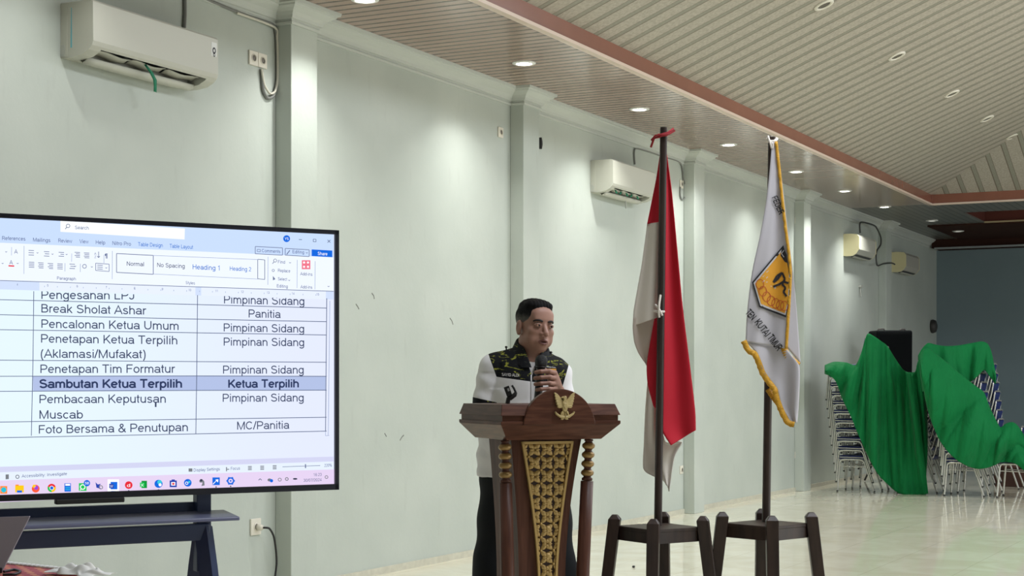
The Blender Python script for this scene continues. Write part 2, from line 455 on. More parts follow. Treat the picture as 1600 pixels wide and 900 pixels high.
    def build(s, name, mats, parent=None, smooth_iter=0):
        V, Q = s.mesh()
        me = bpy.data.meshes.new(name); me.from_pydata(V.tolist(), [], Q.tolist())
        if not isinstance(mats, (list, tuple)): mats = [mats]
        for m in mats: me.materials.append(m)
        me.polygons.foreach_set('use_smooth', [True]*len(me.polygons)); me.update()
        o = bpy.data.objects.new(name, me); COL.objects.link(o)
        if parent is not None: o.parent = parent
        if smooth_iter:
            md = o.modifiers.new('relax', 'SMOOTH'); md.factor = 0.5; md.iterations = smooth_iter
        return o
# ================================================================== SETTING
# ---- materials
n = NT('wall_paint', 0.62, 0.35)
a = n.noise(1.3, 6); b = n.noise(14, 5, sc3=(1, 1, 0.25))
c = n.mix(n.ramp(a, 0.3, 0.75), (180, 188, 180), (189, 196, 188))
c = n.mix(n.mth('MULTIPLY', n.ramp(b, 0.58, 0.8), 0.25), c, (166, 171, 164))
n.color(c); n.bump(n.noise(30, 4), 0.10, 0.01); M_wall = n.m
M_trimwhite = mat('white_plaster_trim', (190, 195, 188), 0.55, spec=0.35, noise=0.05, nscale=3)
M_backwall = mat('dimmed_blue_grey_paint', (122, 140, 146), 0.7, noise=0.06, nscale=1.5)  # the unlit far end is put into this darker tint
# floor tiles
n = NT('floor_tiles', 0.09, 1.0)
tx = n.mth('ABSOLUTE', n.mth('SUBTRACT', n.mth('FRACT', n.mth('DIVIDE', n.x, 0.6)), 0.5))
ty = n.mth('ABSOLUTE', n.mth('SUBTRACT', n.mth('FRACT', n.mth('DIVIDE', n.y, 0.6)), 0.5))
g = n.mth('GREATER_THAN', n.mth('MAXIMUM', tx, ty), 0.496)
v = n.noise(1.6, 8, dist=1.5)
c = n.mix(n.ramp(v, 0.35, 0.7), (228, 223, 199), (240, 236, 215))
c = n.mix(n.mth('MULTIPLY', g, 0.4), c, (150, 142, 118))
n.color(c); n.bump(n.noise(1.7, 2), 0.02, 0.02); n.rough(n.mth('ADD', n.mth('MULTIPLY', n.noise(5, 4), 0.06), 0.03))
M_floor = n.m
# plank soffits: one with boards across, one with boards along
def plank_mat(name, axis, pitch, c1, c2, gw, rough, gcol=(70, 52, 44)):
    n = NT(name, rough, 0.5)
    u = n.x if axis == 'x' else n.y
    q = n.mth('DIVIDE', u, pitch)
    fr = n.mth('FRACT', q); idn = n.mth('FLOOR', q)
    edge = n.mth('LESS_THAN', fr, gw)
    wn = n.nt.nodes.new('ShaderNodeTexWhiteNoise'); wn.noise_dimensions = '1D'; n.ln(idn, wn.inputs['W'])
    c = n.mix(wn.outputs['Value'], c1, c2)
    gr = n.noise(3, 6, sc3=(1, 14, 1) if axis == 'y' else (14, 1, 1))
    c = n.mix(n.mth('MULTIPLY', gr, 0.25), c, tuple(int(v*0.8) for v in c1))
    c = n.mix(edge, c, gcol)
    n.color(c)
    h = n.ramp(n.mth('ABSOLUTE', n.mth('SUBTRACT', fr, 0.5)), 0.5, 0.40)
    n.bump(h, 0.3, 0.006)
    return n.m
M_soffit = plank_mat('soffit_planks', 'x', 0.108, (158, 136, 122), (168, 146, 132), 0.22, 0.16, (84, 66, 56))
M_soffit2 = plank_mat('grey_soffit_planks', 'y', 0.108, (108, 108, 102), (118, 116, 110), 0.2, 0.3, (50, 46, 44))
M_brownceil = mat('dark_brown_ceiling', (58, 38, 32), 0.85, spec=0.08, noise=0.15, nscale=3)
# stippled ceiling panel with darker green-grey bands
def slope_mat(name, axis, off):
    n = NT(name, 0.55, 0.4)
    u = n.x if axis == 'x' else n.y
    fr = n.mth('FRACT', n.mth('DIVIDE', n.mth('ADD', u, off), 0.235))
    band = n.mth('LESS_THAN', fr, 0.28)
    sp = n.noise(45, 3)
    c = n.mix(n.ramp(sp, 0.3, 0.7), (158, 152, 140), (176, 170, 158))
    c2 = n.mix(n.ramp(sp, 0.3, 0.7), (136, 136, 123), (144, 144, 131))
    c = n.mix(band, c, c2)
    ed = n.mth('LESS_THAN', n.mth('ABSOLUTE', n.mth('SUBTRACT', n.mth('ABSOLUTE', n.mth('SUBTRACT', fr, 0.14)), 0.14)), 0.028)
    c = n.mix(ed, c, (108, 100, 87))
    n.color(c); n.bump(n.noise(60, 2), 0.2, 0.004)
    return n.m
M_slope1 = slope_mat('ceiling_panel_across', 'x', 0.0)
M_slope2 = slope_mat('ceiling_panel_along', 'y', 0.1)
M_fascia = mat('brown_fascia_board', (128, 82, 66), 0.22, noise=0.12, nscale=5)
M_fasciaedge = mat('pale_fascia_edge', (206, 186, 170), 0.35)

X0, XE, YS = -4.0, 28.15, -10.0
FY, FX = 4.85, 22.1                       # inner edges of the soffit
ZF = ZC+0.12; TP = 0.407                  # top of fascia, roof pitch

def slab(name, x0, x1, y0, y1, z0, z1, m):
    return struct(MB().box(((x0+x1)/2, (y0+y1)/2, (z0+z1)/2), (x1-x0, y1-y0, z1-z0)).build(name, m))
slab('floor', X0, XE+0.2, YS, WALL+0.2, -0.1, 0.0, M_floor)
slab('wall_left', X0, XE+0.2, WALL, WALL+0.2, 0, ZC+0.3, M_wall)
slab('wall_back', XE, XE+0.2, YS, WALL+0.2, 0, ZC+0.3, M_backwall)
slab('wall_right', X0, XE+0.2, YS-0.2, YS, 0, ZC+0.3, M_wall)
slab('wall_front', X0-0.2, X0, YS, WALL+0.2, 0, ZC+0.3, M_wall)
# soffit rings
mb = MB()
mb.box(((X0+FX)/2, (FY+WALL)/2, ZC+0.03), (FX-X0, WALL-FY, 0.06))
struct(mb.build('ceiling_soffit', M_soffit))
mb = MB()
CX0, CX1, CY = 23.4, 25.0, 4.68           # coffer behind the far fascia
mb.box(((FX+XE)/2, (CY+WALL)/2, ZC+0.03), (XE-FX, WALL-CY, 0.06))
mb.box(((FX+CX0)/2, (CY+YS)/2, ZC+0.03), (CX0-FX, CY-YS, 0.06))
mb.box(((CX1+XE)/2, (CY+YS)/2, ZC+0.03), (XE-CX1, CY-YS, 0.06))
struct(mb.build('ceiling_far_soffit', M_soffit2))
mb = MB()
mb.box(((25.02+27.75)/2, (5.55+YS)/2, ZC-0.012), (27.75-25.02, 5.55-YS, 0.024))
mb.box(((27.55+XE)/2, (WALL-0.05+YS)/2, 3.76), (XE-27.55, WALL-0.05-YS, 0.15))
struct(mb.build('ceiling_dark_planks', M_brownceil))
struct(MB().box((27.53, (WALL-0.1+YS)/2, 3.675), (0.06, WALL-0.1-YS, 0.03)).build('trim_6', mat('grey_trim', (150, 156, 156), 0.5)))
mb = MB()
mb.box((CX1+0.01, (CY+YS)/2, ZC+0.12), (0.03, CY-YS, 0.2)); mb.box(((CX0+CX1)/2, CY+0.01, ZC+0.12), (CX1-CX0, 0.03, 0.2))
mb.box(((CX0+CX1)/2, (CY+YS)/2, ZC+0.24), (CX1-CX0+0.1, CY-YS, 0.03)); mb.box((CX0-0.01, (CY+YS)/2, ZC+0.12), (0.03, CY-YS, 0.2))
struct(mb.build('ceiling_coffer', mat('reddish_coffer', (96, 54, 46), 0.7, spec=0.15)))
struct(MB().box((CX1-0.02, (CY+YS)/2, ZC+0.005), (0.05, CY-YS, 0.022)).build('trim_7', mat('gold_edge', (176, 160, 124), 0.4)))
# soffit on the unseen right side and at the near end
mb = MB()
mb.box(((X0+FX)/2, YS+0.6, ZC+0.03), (FX-X0, 1.2, 0.06)); mb.box((X0+0.6, (FY+YS+1.2)/2, ZC+0.03), (1.2, FY-YS-1.2, 0.06))
struct(mb.build('ceiling_near_soffit', M_soffit))
# fascia
mb = MB()
mb.box(((X0+FX)/2, FY+0.012, ZC+0.065), (FX-X0, 0.03, 0.13)); mb.box((FX+0.012, (FY+YS)/2, ZC+0.065), (0.03, FY-YS, 0.13))
struct(mb.build('trim_8', M_fascia))
mb = MB()
mb.box(((X0+FX)/2, FY+0.005, ZC-0.006), (FX-X0, 0.055, 0.024)); mb.box((FX+0.005, (FY+YS)/2, ZC-0.006), (0.055, FY-YS, 0.024))
struct(mb.build('trim_9', M_fasciaedge))
# sloping hip ceilings (each a thick panel)
def roof(name, pts, m):
    mb = MB(); n_ = len(pts)
    top = [(p[0], p[1], p[2]+0.06) for p in pts]
    mb.add(list(pts)+top, [tuple(range(n_)), tuple(range(n_, 2*n_))[::-1]]+[(i, n_+i, n_+(i+1) % n_, (i+1) % n_) for i in range(n_)])
    return struct(mb.build(name, m))
yr = (FY+YS+1.2)/2; h = (FY-yr+0.02)
zr = ZF+h*TP
ax, bx, = X0+1.2, FX+0.02
roof('ceiling_slope_left', [(ax, FY+0.02, ZF), (bx, FY+0.02, ZF), (bx-h, yr, zr), (ax+h, yr, zr)], M_slope1)
roof('ceiling_slope_right', [(bx, YS+1.18, ZF), (ax, YS+1.18, ZF), (ax+h, yr, zr), (bx-h, yr, zr)], M_slope1)
roof('ceiling_slope_far', [(bx, FY+0.02, ZF), (bx, YS+1.18, ZF), (bx-h, yr, zr)], M_slope2)
roof('ceiling_slope_near', [(ax, YS+1.18, ZF), (ax, FY+0.02, ZF), (ax+h, yr, zr)], M_slope2)

# pilasters and the cornice that wraps round them
PD, PW = 0.125, 0.30
PIL = [4.6, 8.54, 11.88, 15.9, 19.85, 24.1]
for i, s0 in enumerate(PIL[1:]):
    struct(MB().box((s0+PW/2, WALL-PD/2, ZC/2), (PW, PD, ZC)).build('trim_%d' % (i+1), M_wall, bevel=0.006))
prof = [(0, 0), (0, -0.140), (0.014, -0.140), (0.018, -0.124), (0.010, -0.119), (0.012, -0.106), (0.026, -0.102), (0.032, -0.084), (0.046, -0.064),
        (0.070, -0.048), (0.092, -0.036), (0.096, -0.026), (0.112, -0.022), (0.116, -0.003), (0.116, 0)]
path = [(X0, WALL)]
for s0 in PIL:
    path += [(s0, WALL), (s0, WALL-PD), (s0+PW, WALL-PD), (s0+PW, WALL)]
path.append((XE, WALL))
rows = []
for i, (x, y) in enumerate(path):
    p = Vector((x, y)); dirs = []
    if i > 0: dirs.append((p-Vector(path[i-1])).normalized())
    if i < len(path)-1: dirs.append((Vector(path[i+1])-p).normalized())
    ns = [Vector((d.y, -d.x)) for d in dirs]
    nn = ns[0] if len(ns) == 1 else (ns[0]+ns[1])
    if len(ns) == 2 and abs(ns[0].dot(ns[1])) > 0.99: nn = ns[0]
    rows.append([(x+nn.x*o, y+nn.y*o, ZC+z) for o, z in prof])
mb = MB(); mb.grid(rows, smooth=False)
struct(mb.build('trim_10', M_trimwhite))
struct(MB().box((13.7, WALL-0.006, 0.025), (2*(XE-13.7)-0.4, 0.014, 0.05)).build('baseboard_left', mat('grimy_skirting', (196, 194, 178), 0.4, noise=0.2, nscale=20)))

# ================================================================== CEILING LAMPS
M_lens = emit('lamp_lens', (255, 252, 240), 30)
M_lamptrim = mat('lamp_trim_white', (225, 225, 220), 0.3)
LX = [1.8, 4.0, 6.2, 8.68, 10.95, 13.25, 15.63, 17.97, 20.05, 22.1]
lab = {8.68: 'lit recessed ceiling lamp at the top edge, nearest the big air conditioner',
       10.95: 'lit recessed ceiling lamp in the brown soffit, second from the left',
       13.25: 'lit recessed ceiling lamp above the red and white flag pole',
       15.63: 'lit recessed ceiling lamp between the two flag poles',
       17.97: 'lit recessed ceiling lamp just right of the white flag pole top',
       20.05: 'lit recessed ceiling lamp above the small yellowed air conditioner',
       22.1: 'last lit recessed ceiling lamp before the dark far end'}
for x in LX:
    t = thing('recessed_ceiling_lamp', lab.get(x, 'lit recessed ceiling lamp outside the picture to the left'), 'ceiling lamp', (x, 5.49, ZC), 0, 'lit lamps in the brown soffit')
    MB().lathe([(0.062, 0.0), (0.092, 0.0), (0.09, -0.008), (0.066, -0.014), (0.06, -0.006)], n=28, cap=False).build('trim_ring', M_lamptrim, t)
    MB().lathe([(0.001, -0.003), (0.062, -0.003), (0.06, -0.007), (0.001, -0.009)], n=24).build('lens', M_lens, t)
    l = bpy.data.lights.new('lamp_light', 'AREA'); l.shape = 'DISK'; l.size = 0.11; l.energy = DOWN_W*(1.35 if x > 19 else 1.0 if x > 7 else (0.34 if x > 5 else 0.14)); l.color = (1.0, 0.995, 0.965)
    l.spread = math.radians(114)
    lo = bpy.data.objects.new('lamp_light', l); COL.objects.link(lo); lo.parent = t; lo.location = (0, 0, -0.013)
M_dimlens = emit('dim_lens', (235, 235, 225), 1.1)
for px, py, lb in ((1456, 347, 'dim recessed lamp in the grey soffit near the far corner'), (1497, 361, 'dim recessed lamp in the dark brown far ceiling')):
    p = onz(px, py, ZC-0.025)
    t = thing('recessed_ceiling_lamp', lb, 'ceiling lamp', (p.x, p.y, ZC if px < 1470 else ZC-0.024))
    MB().lathe([(0.062, 0.0), (0.092, 0.0), (0.09, -0.008), (0.066, -0.014), (0.06, -0.006)], n=24, cap=False).build('trim_ring', M_lamptrim, t)
    MB().lathe([(0.001, -0.003), (0.062, -0.003), (0.06, -0.007), (0.001, -0.009)], n=20).build('lens', M_dimlens, t)
# unlit ring lamps in the sloping ceiling
def on_slope(px, py):
    k = (px-800)/F; m = -(py-600)/F
    # z = CH+m d ; y = d(ST-k CT); z = ZF+(FY+.02-y) TP
    d = (ZF+(FY+0.02)*TP-CH)/(m+(ST-k*CT)*TP)
    return W(px, py, d)
words = ['at the very top of the picture', 'below the one at the top edge', 'in the middle of the row', 'fourth of the row, above the hip', 'farthest, close to the hip line']
M_ring = mat('ring_white', (214, 210, 196), 0.35); M_hole = mat('lamp_hole', (96, 92, 84), 0.4)
Rs = Matrix.Rotation(-math.atan(TP), 3, 'X')
for (px, py), wd_ in zip(((1287, 7), (1401, 87), (1487, 146), (1542, 185), (1582, 213)), words):
    p = on_slope(px, py)
    t = thing('unlit_ring_lamp', 'unlit round recessed lamp in the sloping slatted ceiling, '+wd_, 'ceiling lamp', p)
    t.rotation_euler = (-math.atan(TP), 0, 0)
    MB().lathe([(0.055, 0.001), (0.085, 0.001), (0.083, -0.012), (0.06, -0.016), (0.055, -0.006)], n=28, cap=False).build('trim_ring', M_ring, t)
    MB().lathe([(0.001, -0.001), (0.056, -0.001), (0.055, -0.004), (0.001, -0.004)], n=20).build('lens', M_hole, t)
# ================================================================== AIR CONDITIONERS
M_ac = mat('ac_white_plastic', (186, 187, 175), 0.42, spec=0.3)
M_acold = mat('ac_yellowed_plastic', (222, 214, 170), 0.35)
M_acdark = mat('ac_dark_inside', (44, 48, 50), 0.5)
M_acgrey = mat('ac_grey_part', (176, 178, 170), 0.4)
M_cyan = mat('cyan_film', (90, 176, 190), 0.4)
M_black = mat('black_ink', (24, 24, 26), 0.5)
M_green = mat('green_ribbon', (20, 122, 88), 0.6)
def wl(a, b, t): return (t, -a, b)              # profile (out of wall, up) extruded along the wall
def ac_unit(s0, zb, w, label, seg=3, detail=True, h=0.295, dep=0.225):
    t = thing('air_conditioner', label, 'air conditioner', (s0, WALL, zb), 0, 'split air conditioners along the long wall')
    full = [(0.0, 0.0), (0.08, -0.002), (0.15, 0.008), (0.195, 0.03), (0.218, 0.052), (dep+0.002, 0.075), (dep, h-0.012), (dep-0.012, h), (0.0, h)]
    notch = [(0.0, 0.0), (0.062, -0.002), (0.072, 0.055), (0.15, 0.085), (0.196, 0.058), (0.205, 0.04), (0.218, 0.052), (dep+0.002, 0.075), (dep, h-0.012), (dep-0.012, h), (0.0, h)]
    e = 0.085
    mb = MB()
    mb.prism(full, 0.0, e, wl); mb.prism(notch, e, w-e, wl); mb.prism(full, w-e, w, wl)
    mb.build('housing', M_ac, t, bevel=0.004)
    # seam strip of the wall side
    MB().prism([(0.001, 0.004), (0.047, 0.004), (0.047, h-0.004), (0.001, h-0.004)], -0.0025, 0.0, wl).build('side_panel', M_ac, t)
    MB().prism([(0.004, 0.006), (0.03, 0.006), (0.034, 0.02), (0.034, 0.055), (0.028, 0.068), (0.004, 0.068)], -0.004, -0.002, wl).build('pipe_knockout', M_acgrey, t)
    # inside of the outlet
    MB().prism([(0.0735, 0.052), (0.15, 0.082), (0.194, 0.056), (0.188, 0.045), (0.15, 0.066), (0.082, 0.04)], e+0.001, w-e-0.001, wl).build('air_outlet', M_acdark, t)
    L = (w-2*e)
    for k in range(seg):
        a0 = e+0.012+L/seg*k; a1 = e+L/seg*(k+1)-0.012
        rows = []
        for u in range(9):
            x = a0+(a1-a0)*u/8
            dz = 0.006*math.sin(u/8*math.pi*2+k)
            rows.append([(x, -0.105, 0.03+dz), (x, -0.135, 0.044+dz), (x, -0.163, 0.045+dz)])
        MB().grid(rows).build('louvre_vane', M_ac, t, solid=0.004)
    rows = []
    for u in range(13):
        x = e-0.005+(L+0.01)*u/12
        c = 0.018*(1-(2*u/12-1)**2)**0.5 if 0 < u < 12 else 0
        rows.append([(x, -(0.064-0.2*c), 0.004-c*0.3), (x, -(0.078), -0.016-c*0.35), (x, -(0.10), -0.006-c*0.2), (x, -0.115, 0.012)])
    MB().grid(rows).build('flap', M_ac, t, solid=0.005)
    # maker's badge strokes and the corner sticker
    mb = MB()
    vs, fs = text_geo('Panasonic', True)
    wd0 = max(v[0] for v in vs)
    mb.add([(0.05+v[0]/wd0*0.075, -(dep+0.0015), 0.095+v[1]*0.016) for v in vs], fs)
    mb.build('badge', M_black, t)
    if detail:
        MB().prism([(w-0.062, h-0.155), (w-0.012, h-0.155), (w-0.012, h-0.035), (w-0.062, h-0.035)], 0, 0.001, lambda a, b, q: (a, -(dep+q), b)).build('sticker', mat('sticker_white', (206, 208, 202), 0.4), t)
        mb = MB()
        for r_, z_ in ((0.016, h-0.083), (0.010, h-0.108)):
            mb.add([(w-0.037+math.cos(q*math.pi/12)*rr, -(dep+0.0016), z_+math.sin(q*math.pi/12)*rr*1.2) for q in range(24) for rr in (r_, r_*0.5)],
                   [(2*q, 2*q+1, (2*q+3) % 48, (2*q+2) % 48) for q in range(24)])
        mb.build('sticker_print', M_black, t)
        MB().prism([(0.070, 0.05), (0.079, 0.05), (0.077, h-0.03), (0.074, h-0.03)], -0.0012, 0.0, wl).build('cyan_film_strip', M_cyan, t)
    return t
ac1 = ac_unit(6.57, 3.125, 1.075, 'large white wall air conditioner above the display screen, green ribbon hanging from its outlet')
ac2 = ac_unit(13.51, 3.142, 1.03, 'white wall air conditioner partly behind the red and white flag', detail=False)
def ac_old(s0, zb, w, h, dep, label, m1, m2):
    t = thing('air_conditioner', label, 'air conditioner', (s0, WALL, zb), 0, 'split air conditioners along the long wall')
    pr = [(0, 0.0), (0.05, -0.006), (0.13, 0.0), (0.18, 0.03), (dep, 0.09), (dep, h-0.05), (dep-0.03, h-0.01), (0.10, h), (0, h)]
    MB().prism(pr, 0.012, w-0.012, wl).build('housing', m2, t, bevel=0.006)
    MB().prism([(a*1.015, b) for a, b in pr], 0.0, 0.0115, wl).build('side_panel', m1, t)
    MB().prism([(a*1.015, b) for a, b in pr], w-0.0115, w, wl).build('side_panel', m1, t)
    R = [(0.085, -0.012), (0.165, 0.012), (0.170, 0.018), (0.09, -0.004)]
    MB().prism(R, 0.06, w-0.06, wl).build('air_outlet', M_acdark, t)
    MB().prism([(0.105, -0.016), (0.135, -0.007), (0.137, -0.002), (0.107, -0.011)], 0.08, w-0.08, wl).build('flap', M_ac, t)
    return t
ac_old(22.16, 3.17, 0.95, 0.31, 0.22, 'small air conditioner with yellowed side, left of the farthest pilaster', M_acold, M_ac)
ac_old(24.95, 3.12, 0.92, 0.31, 0.22, 'dim air conditioner past the farthest pilaster, near the dark corner', M_acold, mat('ac_grey_front', (176, 174, 164), 0.4))
# ribbons
def ribbon(name, label, pts, w, m):
    rows = []
    for i, p in enumerate(pts):
        p = Vector(p); k = w*(0.6+0.8*i/len(pts))
        rows.append([p+Vector((-k, 0.004*math.sin(i), 0)), p+Vector((0, -0.006, 0)), p+Vector((k, 0.004*math.cos(i*1.3), 0))])
    o = MB().grid(rows).build(name, m, None, solid=0.002)
    return tag(o, label, 'ribbon')
a = ac1.location
ribbon('ribbon', 'frayed green ribbon hanging from the large air conditioner', [(a.x+0.50, WALL-0.15, 3.178), (a.x+0.505, WALL-0.165, 3.155), (a.x+0.525, WALL-0.18, 3.125), (a.x+0.55, WALL-0.185, 3.085), (a.x+0.56, WALL-0.18, 3.05), (a.x+0.565, WALL-0.175, 3.02)], 0.013, M_green)
for k in range(5):
    b = ac2.location
    x = b.x+0.22+k*0.13
    ribbon('ribbon', ['leftmost', 'second', 'middle', 'fourth', 'rightmost'][k]+' short green ribbon at the outlet of the air conditioner by the flag', [(x, WALL-0.14, 3.20), (x+0.02, WALL-0.15, 3.175), (x+0.03*(-1)**k, WALL-0.155, 3.15)], 0.016, M_green)
tag(MB().tube([(ac2.location.x+0.62, WALL-0.09, 3.13), (ac2.location.x+0.622, WALL-0.09, 3.05)], 0.006, 6).build('loose_string', M_acgrey), 'short loose string under the air conditioner behind the flag', 'string')

# ================================================================== SOCKETS AND CABLES ON THE WALL
M_plate = mat('socket_plate', (222, 218, 204), 0.35)
M_cable = mat('grey_cable', (120, 122, 118), 0.5)
M_cabled = mat('black_cable', (20, 20, 22), 0.4)
def wallpt(px, py, off=0.008): return onplane_y(px, py, WALL-off)
def socket(px, py, label, double=False, plug=False, s=0.085):
    p = onplane_y(px, py, WALL)
    t = thing('wall_socket', label, 'wall socket', (p.x, WALL, p.z), 0)
    for k in range(2 if double else 1):
        x = k*(s+0.004)
        MB().box((x, -0.006, 0), (s, 0.012, s)).build('face_plate', M_plate, t, bevel=0.003)
        R = Matrix.Rotation(math.pi/2, 3, 'X')
        MB().lathe([(0.019, 0.0), (0.026, 0.0), (0.026, 0.004), (0.02, 0.005)], (x, -0.011, 0), 24, 0, R, True, False).build('socket_ring', M_plate, t)
        MB().lathe([(0.001, 0.0), (0.019, 0.0), (0.019, 0.0015), (0.001, 0.0015)], (x, -0.011, 0), 20, 0, R).build('socket_well', mat('socket_well', (120, 116, 108), 0.5), t)
    return t
socket(394.5, 91, 'white double wall socket right of the large air conditioner', double=True, s=0.092)
socket(781, 207, 'white wall socket high up beside the second pilaster')
socket(1064, 288, 'white wall socket high up right of the red and white flag')
socket(1243, 345, 'white wall socket high up right of the white flag')
socket(398, 823, 'white wall socket low on the wall under the display, black cable plugged in', s=0.105)
socket(1064, 734, 'white wall socket low on the wall behind the red and white flag')
socket(1243, 711, 'white wall socket low on the wall right of the white flag pole')
def cable(name, label, pts, r, m, off=0.012):
    q = [wallpt(x, y, off) for x, y in pts]
    sm = [interp(q, i/(len(q)*6)) for i in range(len(q)*6+1)]
    return tag(MB().tube(sm, r, 6).build(name, m), label, 'cable')
cable('power_cable', 'grey cable from the large air conditioner running under the cornice to the double socket', [(288, 43), (289, 22), (289, 0), (290, -12), (300, -12), (330, 2), (385, 24), (424, 37), (431, 50), (433, 90), (433, 128), (427, 150), (418, 153), (411, 140), (409, 108)], 0.011, M_cable, 0.012)
cable('power_cable', 'second thin white cable looping beside the double socket', [(409, 108), (413, 132), (422, 146), (430, 142), (434, 120), (433, 60), (428, 42), (370, 20)], 0.008, mat('white_cable', (206, 204, 190), 0.5), 0.02)
cable('power_cable', 'thin dark cable from the air conditioner behind the flag to its socket', [(992, 257), (992, 233), (1010, 236), (1036, 245), (1063, 255), (1068, 280), (1072, 298), (1070, 308), (1066, 312), (1063, 306), (1063, 292)], 0.008, M_cable)
cable('power_cable', 'dark cable looping from the small yellowed air conditioner round the farthest pilaster', [(1344, 364), (1344, 348), (1356, 349), (1368, 354), (1376, 370), (1376, 382), (1370, 392), (1369, 404), (1371, 415), (1380, 412), (1393, 411), (1398, 413)], 0.012, mat('dark_cable', (66, 68, 66), 0.5), 0.14)
p = wallpt(398, 823); R = Matrix.Rotation(math.pi/2, 3, 'X')
t = tag(bpy.data.objects.new('plug_cable', None), 'white plug with a black cable hanging from the low socket by the display', 'cable'); COL.objects.link(t); t.location = wallpt(402, 824, 0.013)
MB().lathe([(0.001, 0.0), (0.022, 0.0), (0.02, 0.03), (0.012, 0.045), (0.001, 0.046)], (0, 0, 0), 16, 0, R).build('plug', M_plate, t)
q = [(0.0, -0.045, 0.0), (0.025, -0.075, -0.006), (0.06, -0.085, -0.06), (0.085, -0.085, -0.16), (0.09, -0.085, -0.24), (0.07, -0.085, -0.33), (0.04, -0.085, -0.42), (0.05, -0.09, -0.447)]
MB().tube([interp(q, i/30) for i in range(31)], 0.007, 8).build('cord', M_cabled, t)
p = wallpt(842, 224)
tag(MB().prism([(-0.012, -0.045), (0.006, -0.05), (0.02, -0.01), (0.016, 0.02), (0.0, 0.05), (-0.012, 0.03)], 0, 0.035, lambda a, b, q: (p.x+a, WALL-q, p.z+b)).build('wall_bracket', M_black), 'small black bracket on the wall right of the second pilaster', 'bracket')
p = onplane_y(1455, 510, WALL)
t = thing('wall_fitting', 'dark round wall fitting near the far dark corner', 'fitting', (p.x, WALL, p.z))
MB().lathe([(0.001, 0), (0.11, 0), (0.12, 0.03), (0.10, 0.08), (0.04, 0.10), (0.001, 0.10)], (0, 0, 0), 20, 0, R).build('cover', mat('dark_fitting', (58, 56, 54), 0.5), t)
p = onplane_y(1343, 449, WALL)
t = thing('wall_fitting', 'small white hook on the wall under the small yellowed air conditioner', 'fitting', (p.x, WALL, p.z))
MB().box((0, -0.02, 0.015), (0.11, 0.04, 0.03)).tube([(-0.03, -0.02, 0), (-0.05, -0.03, -0.10), (-0.03, -0.03, -0.14)], 0.008, 6).build('hook', M_acgrey, t)

wl_ = bpy.data.objects['wall_left']
for P in ([(556, 475), (559, 479), (561, 483)], [(581, 458), (584, 462), (585, 467)], [(625, 688), (628, 683), (631, 680)], [(601, 677), (604, 682)], [(703, 497), (706, 501), (708, 507)]):
    MB().tube([wallpt(x, y, 0.001) for x, y in P], 0.0045, 5, squash=0.3).build('scuff_mark', mat('scuff_grey', (120, 122, 116), 0.7), wl_)
# ================================================================== DISPLAY ON ITS ROLLING STAND
TVH, TVW = 0.98, 1.72
pr_ = Vector(((529-800)/F*6.05, 6.05)); pl_ = Vector((-800/F*5.44, 5.44))
ud = (pr_-pl_).normalized()                          # along the screen, left to right, camera frame
oc = pr_-ud*TVW                                      # left end, camera frame
def cam2w(X, d, z=0.0): return Vector((d*CT+X*ST, d*ST-X*CT, z))
o3 = cam2w(oc.x, oc.y); u3 = cam2w(ud.x, ud.y)
tv_rz = math.atan2(u3.y, u3.x)
ZB = CH-165*6.05/F                                   # bottom edge height
tv = thing('display_screen', 'large black flat display on a rolling stand showing a document', 'display screen', (o3.x, o3.y, 0), tv_rz)
nrm = Vector((u3.y, -u3.x, 0))                       # towards the room
MW = Matrix.Translation(o3) @ Matrix.Rotation(tv_rz, 4, 'Z'); MI = MW.inverted()
def S(px, py):        # pixel of the photograph -> (x, z) on the display plane
    k = (px-800)/F
    # camera-frame: X = k d on line oc + t*ud
    t_ = (k*oc.y-oc.x)/(ud.x-k*ud.y)
    d = oc.y+t_*ud.y
    return (t_, CH-(py-600)/F*d)
M_bezel = mat('black_bezel', (22, 24, 38), 0.35)
M_stand = mat('dark_blue_black_steel', (48, 60, 92), 0.4)
YF = -0.0
b_ = 0.016
mb = MB()
mb.box((TVW/2, 0.032, ZB+TVH/2), (TVW, 0.05, TVH))
mb.box((TVW/2, 0.07, ZB+TVH/2), (TVW-0.3, 0.05, TVH-0.25))
mb.build('back_case', M_bezel, tv, bevel=0.004)
mb = MB()
for c, d in (((TVW/2, 0.002, ZB+TVH-b_/2), (TVW, 0.016, b_)), ((TVW/2, 0.002, ZB+0.011), (TVW, 0.016, 0.022)),
             ((b_/2, 0.002, ZB+TVH/2), (b_, 0.016, TVH)), ((TVW-b_/2, 0.002, ZB+TVH/2), (b_, 0.016, TVH))):
    mb.box(c, d)
mb.build('bezel', M_bezel, tv)
MB().box((TVW/2-0.08, 0.0, ZB-0.008), (0.24, 0.03, 0.018)).build('sensor_bar', M_black, tv, bevel=0.004)

# --- the picture shown on the panel: flat inks lying on the lit panel
def E(name, c, s=1.0): return emit('screen_'+name, c, s)
LAY = [0.0]
def spoly(mb, pts, lay, mi=0):
    q = [S(x, y) for x, y in pts]
    mb.add([(x, 0.006-0.0004*lay, z) for x, z in q], [tuple(range(len(q)))][::1], mi)
def srect(mb, x0, y0, x1, y1, lay, mi=0, y0r=None, y1r=None):
    spoly(mb, [(x0, y0), (x0, y1), (x1, y1 if y1r is None else y1r), (x1, y0 if y0r is None else y0r)], lay, mi)
XL = -230                                            # beyond the left edge of the photograph the page goes on
def row(mb, yl, yr, yl2, yr2, lay, mi=0, xa=0, xb=522):      # strip between two lines given at x=0 and x=522, cut to xa..xb
    def Y(a, b, x): return a+(b-a)*x/522
    # straight lines on the display stay straight in the photograph
    spoly(mb, [(xa, Y(yl, yr, xa)), (xa, Y(yl2, yr2, xa)), (xb, Y(yl2, yr2, xb)), (xb, Y(yl, yr, xb))], lay, mi)
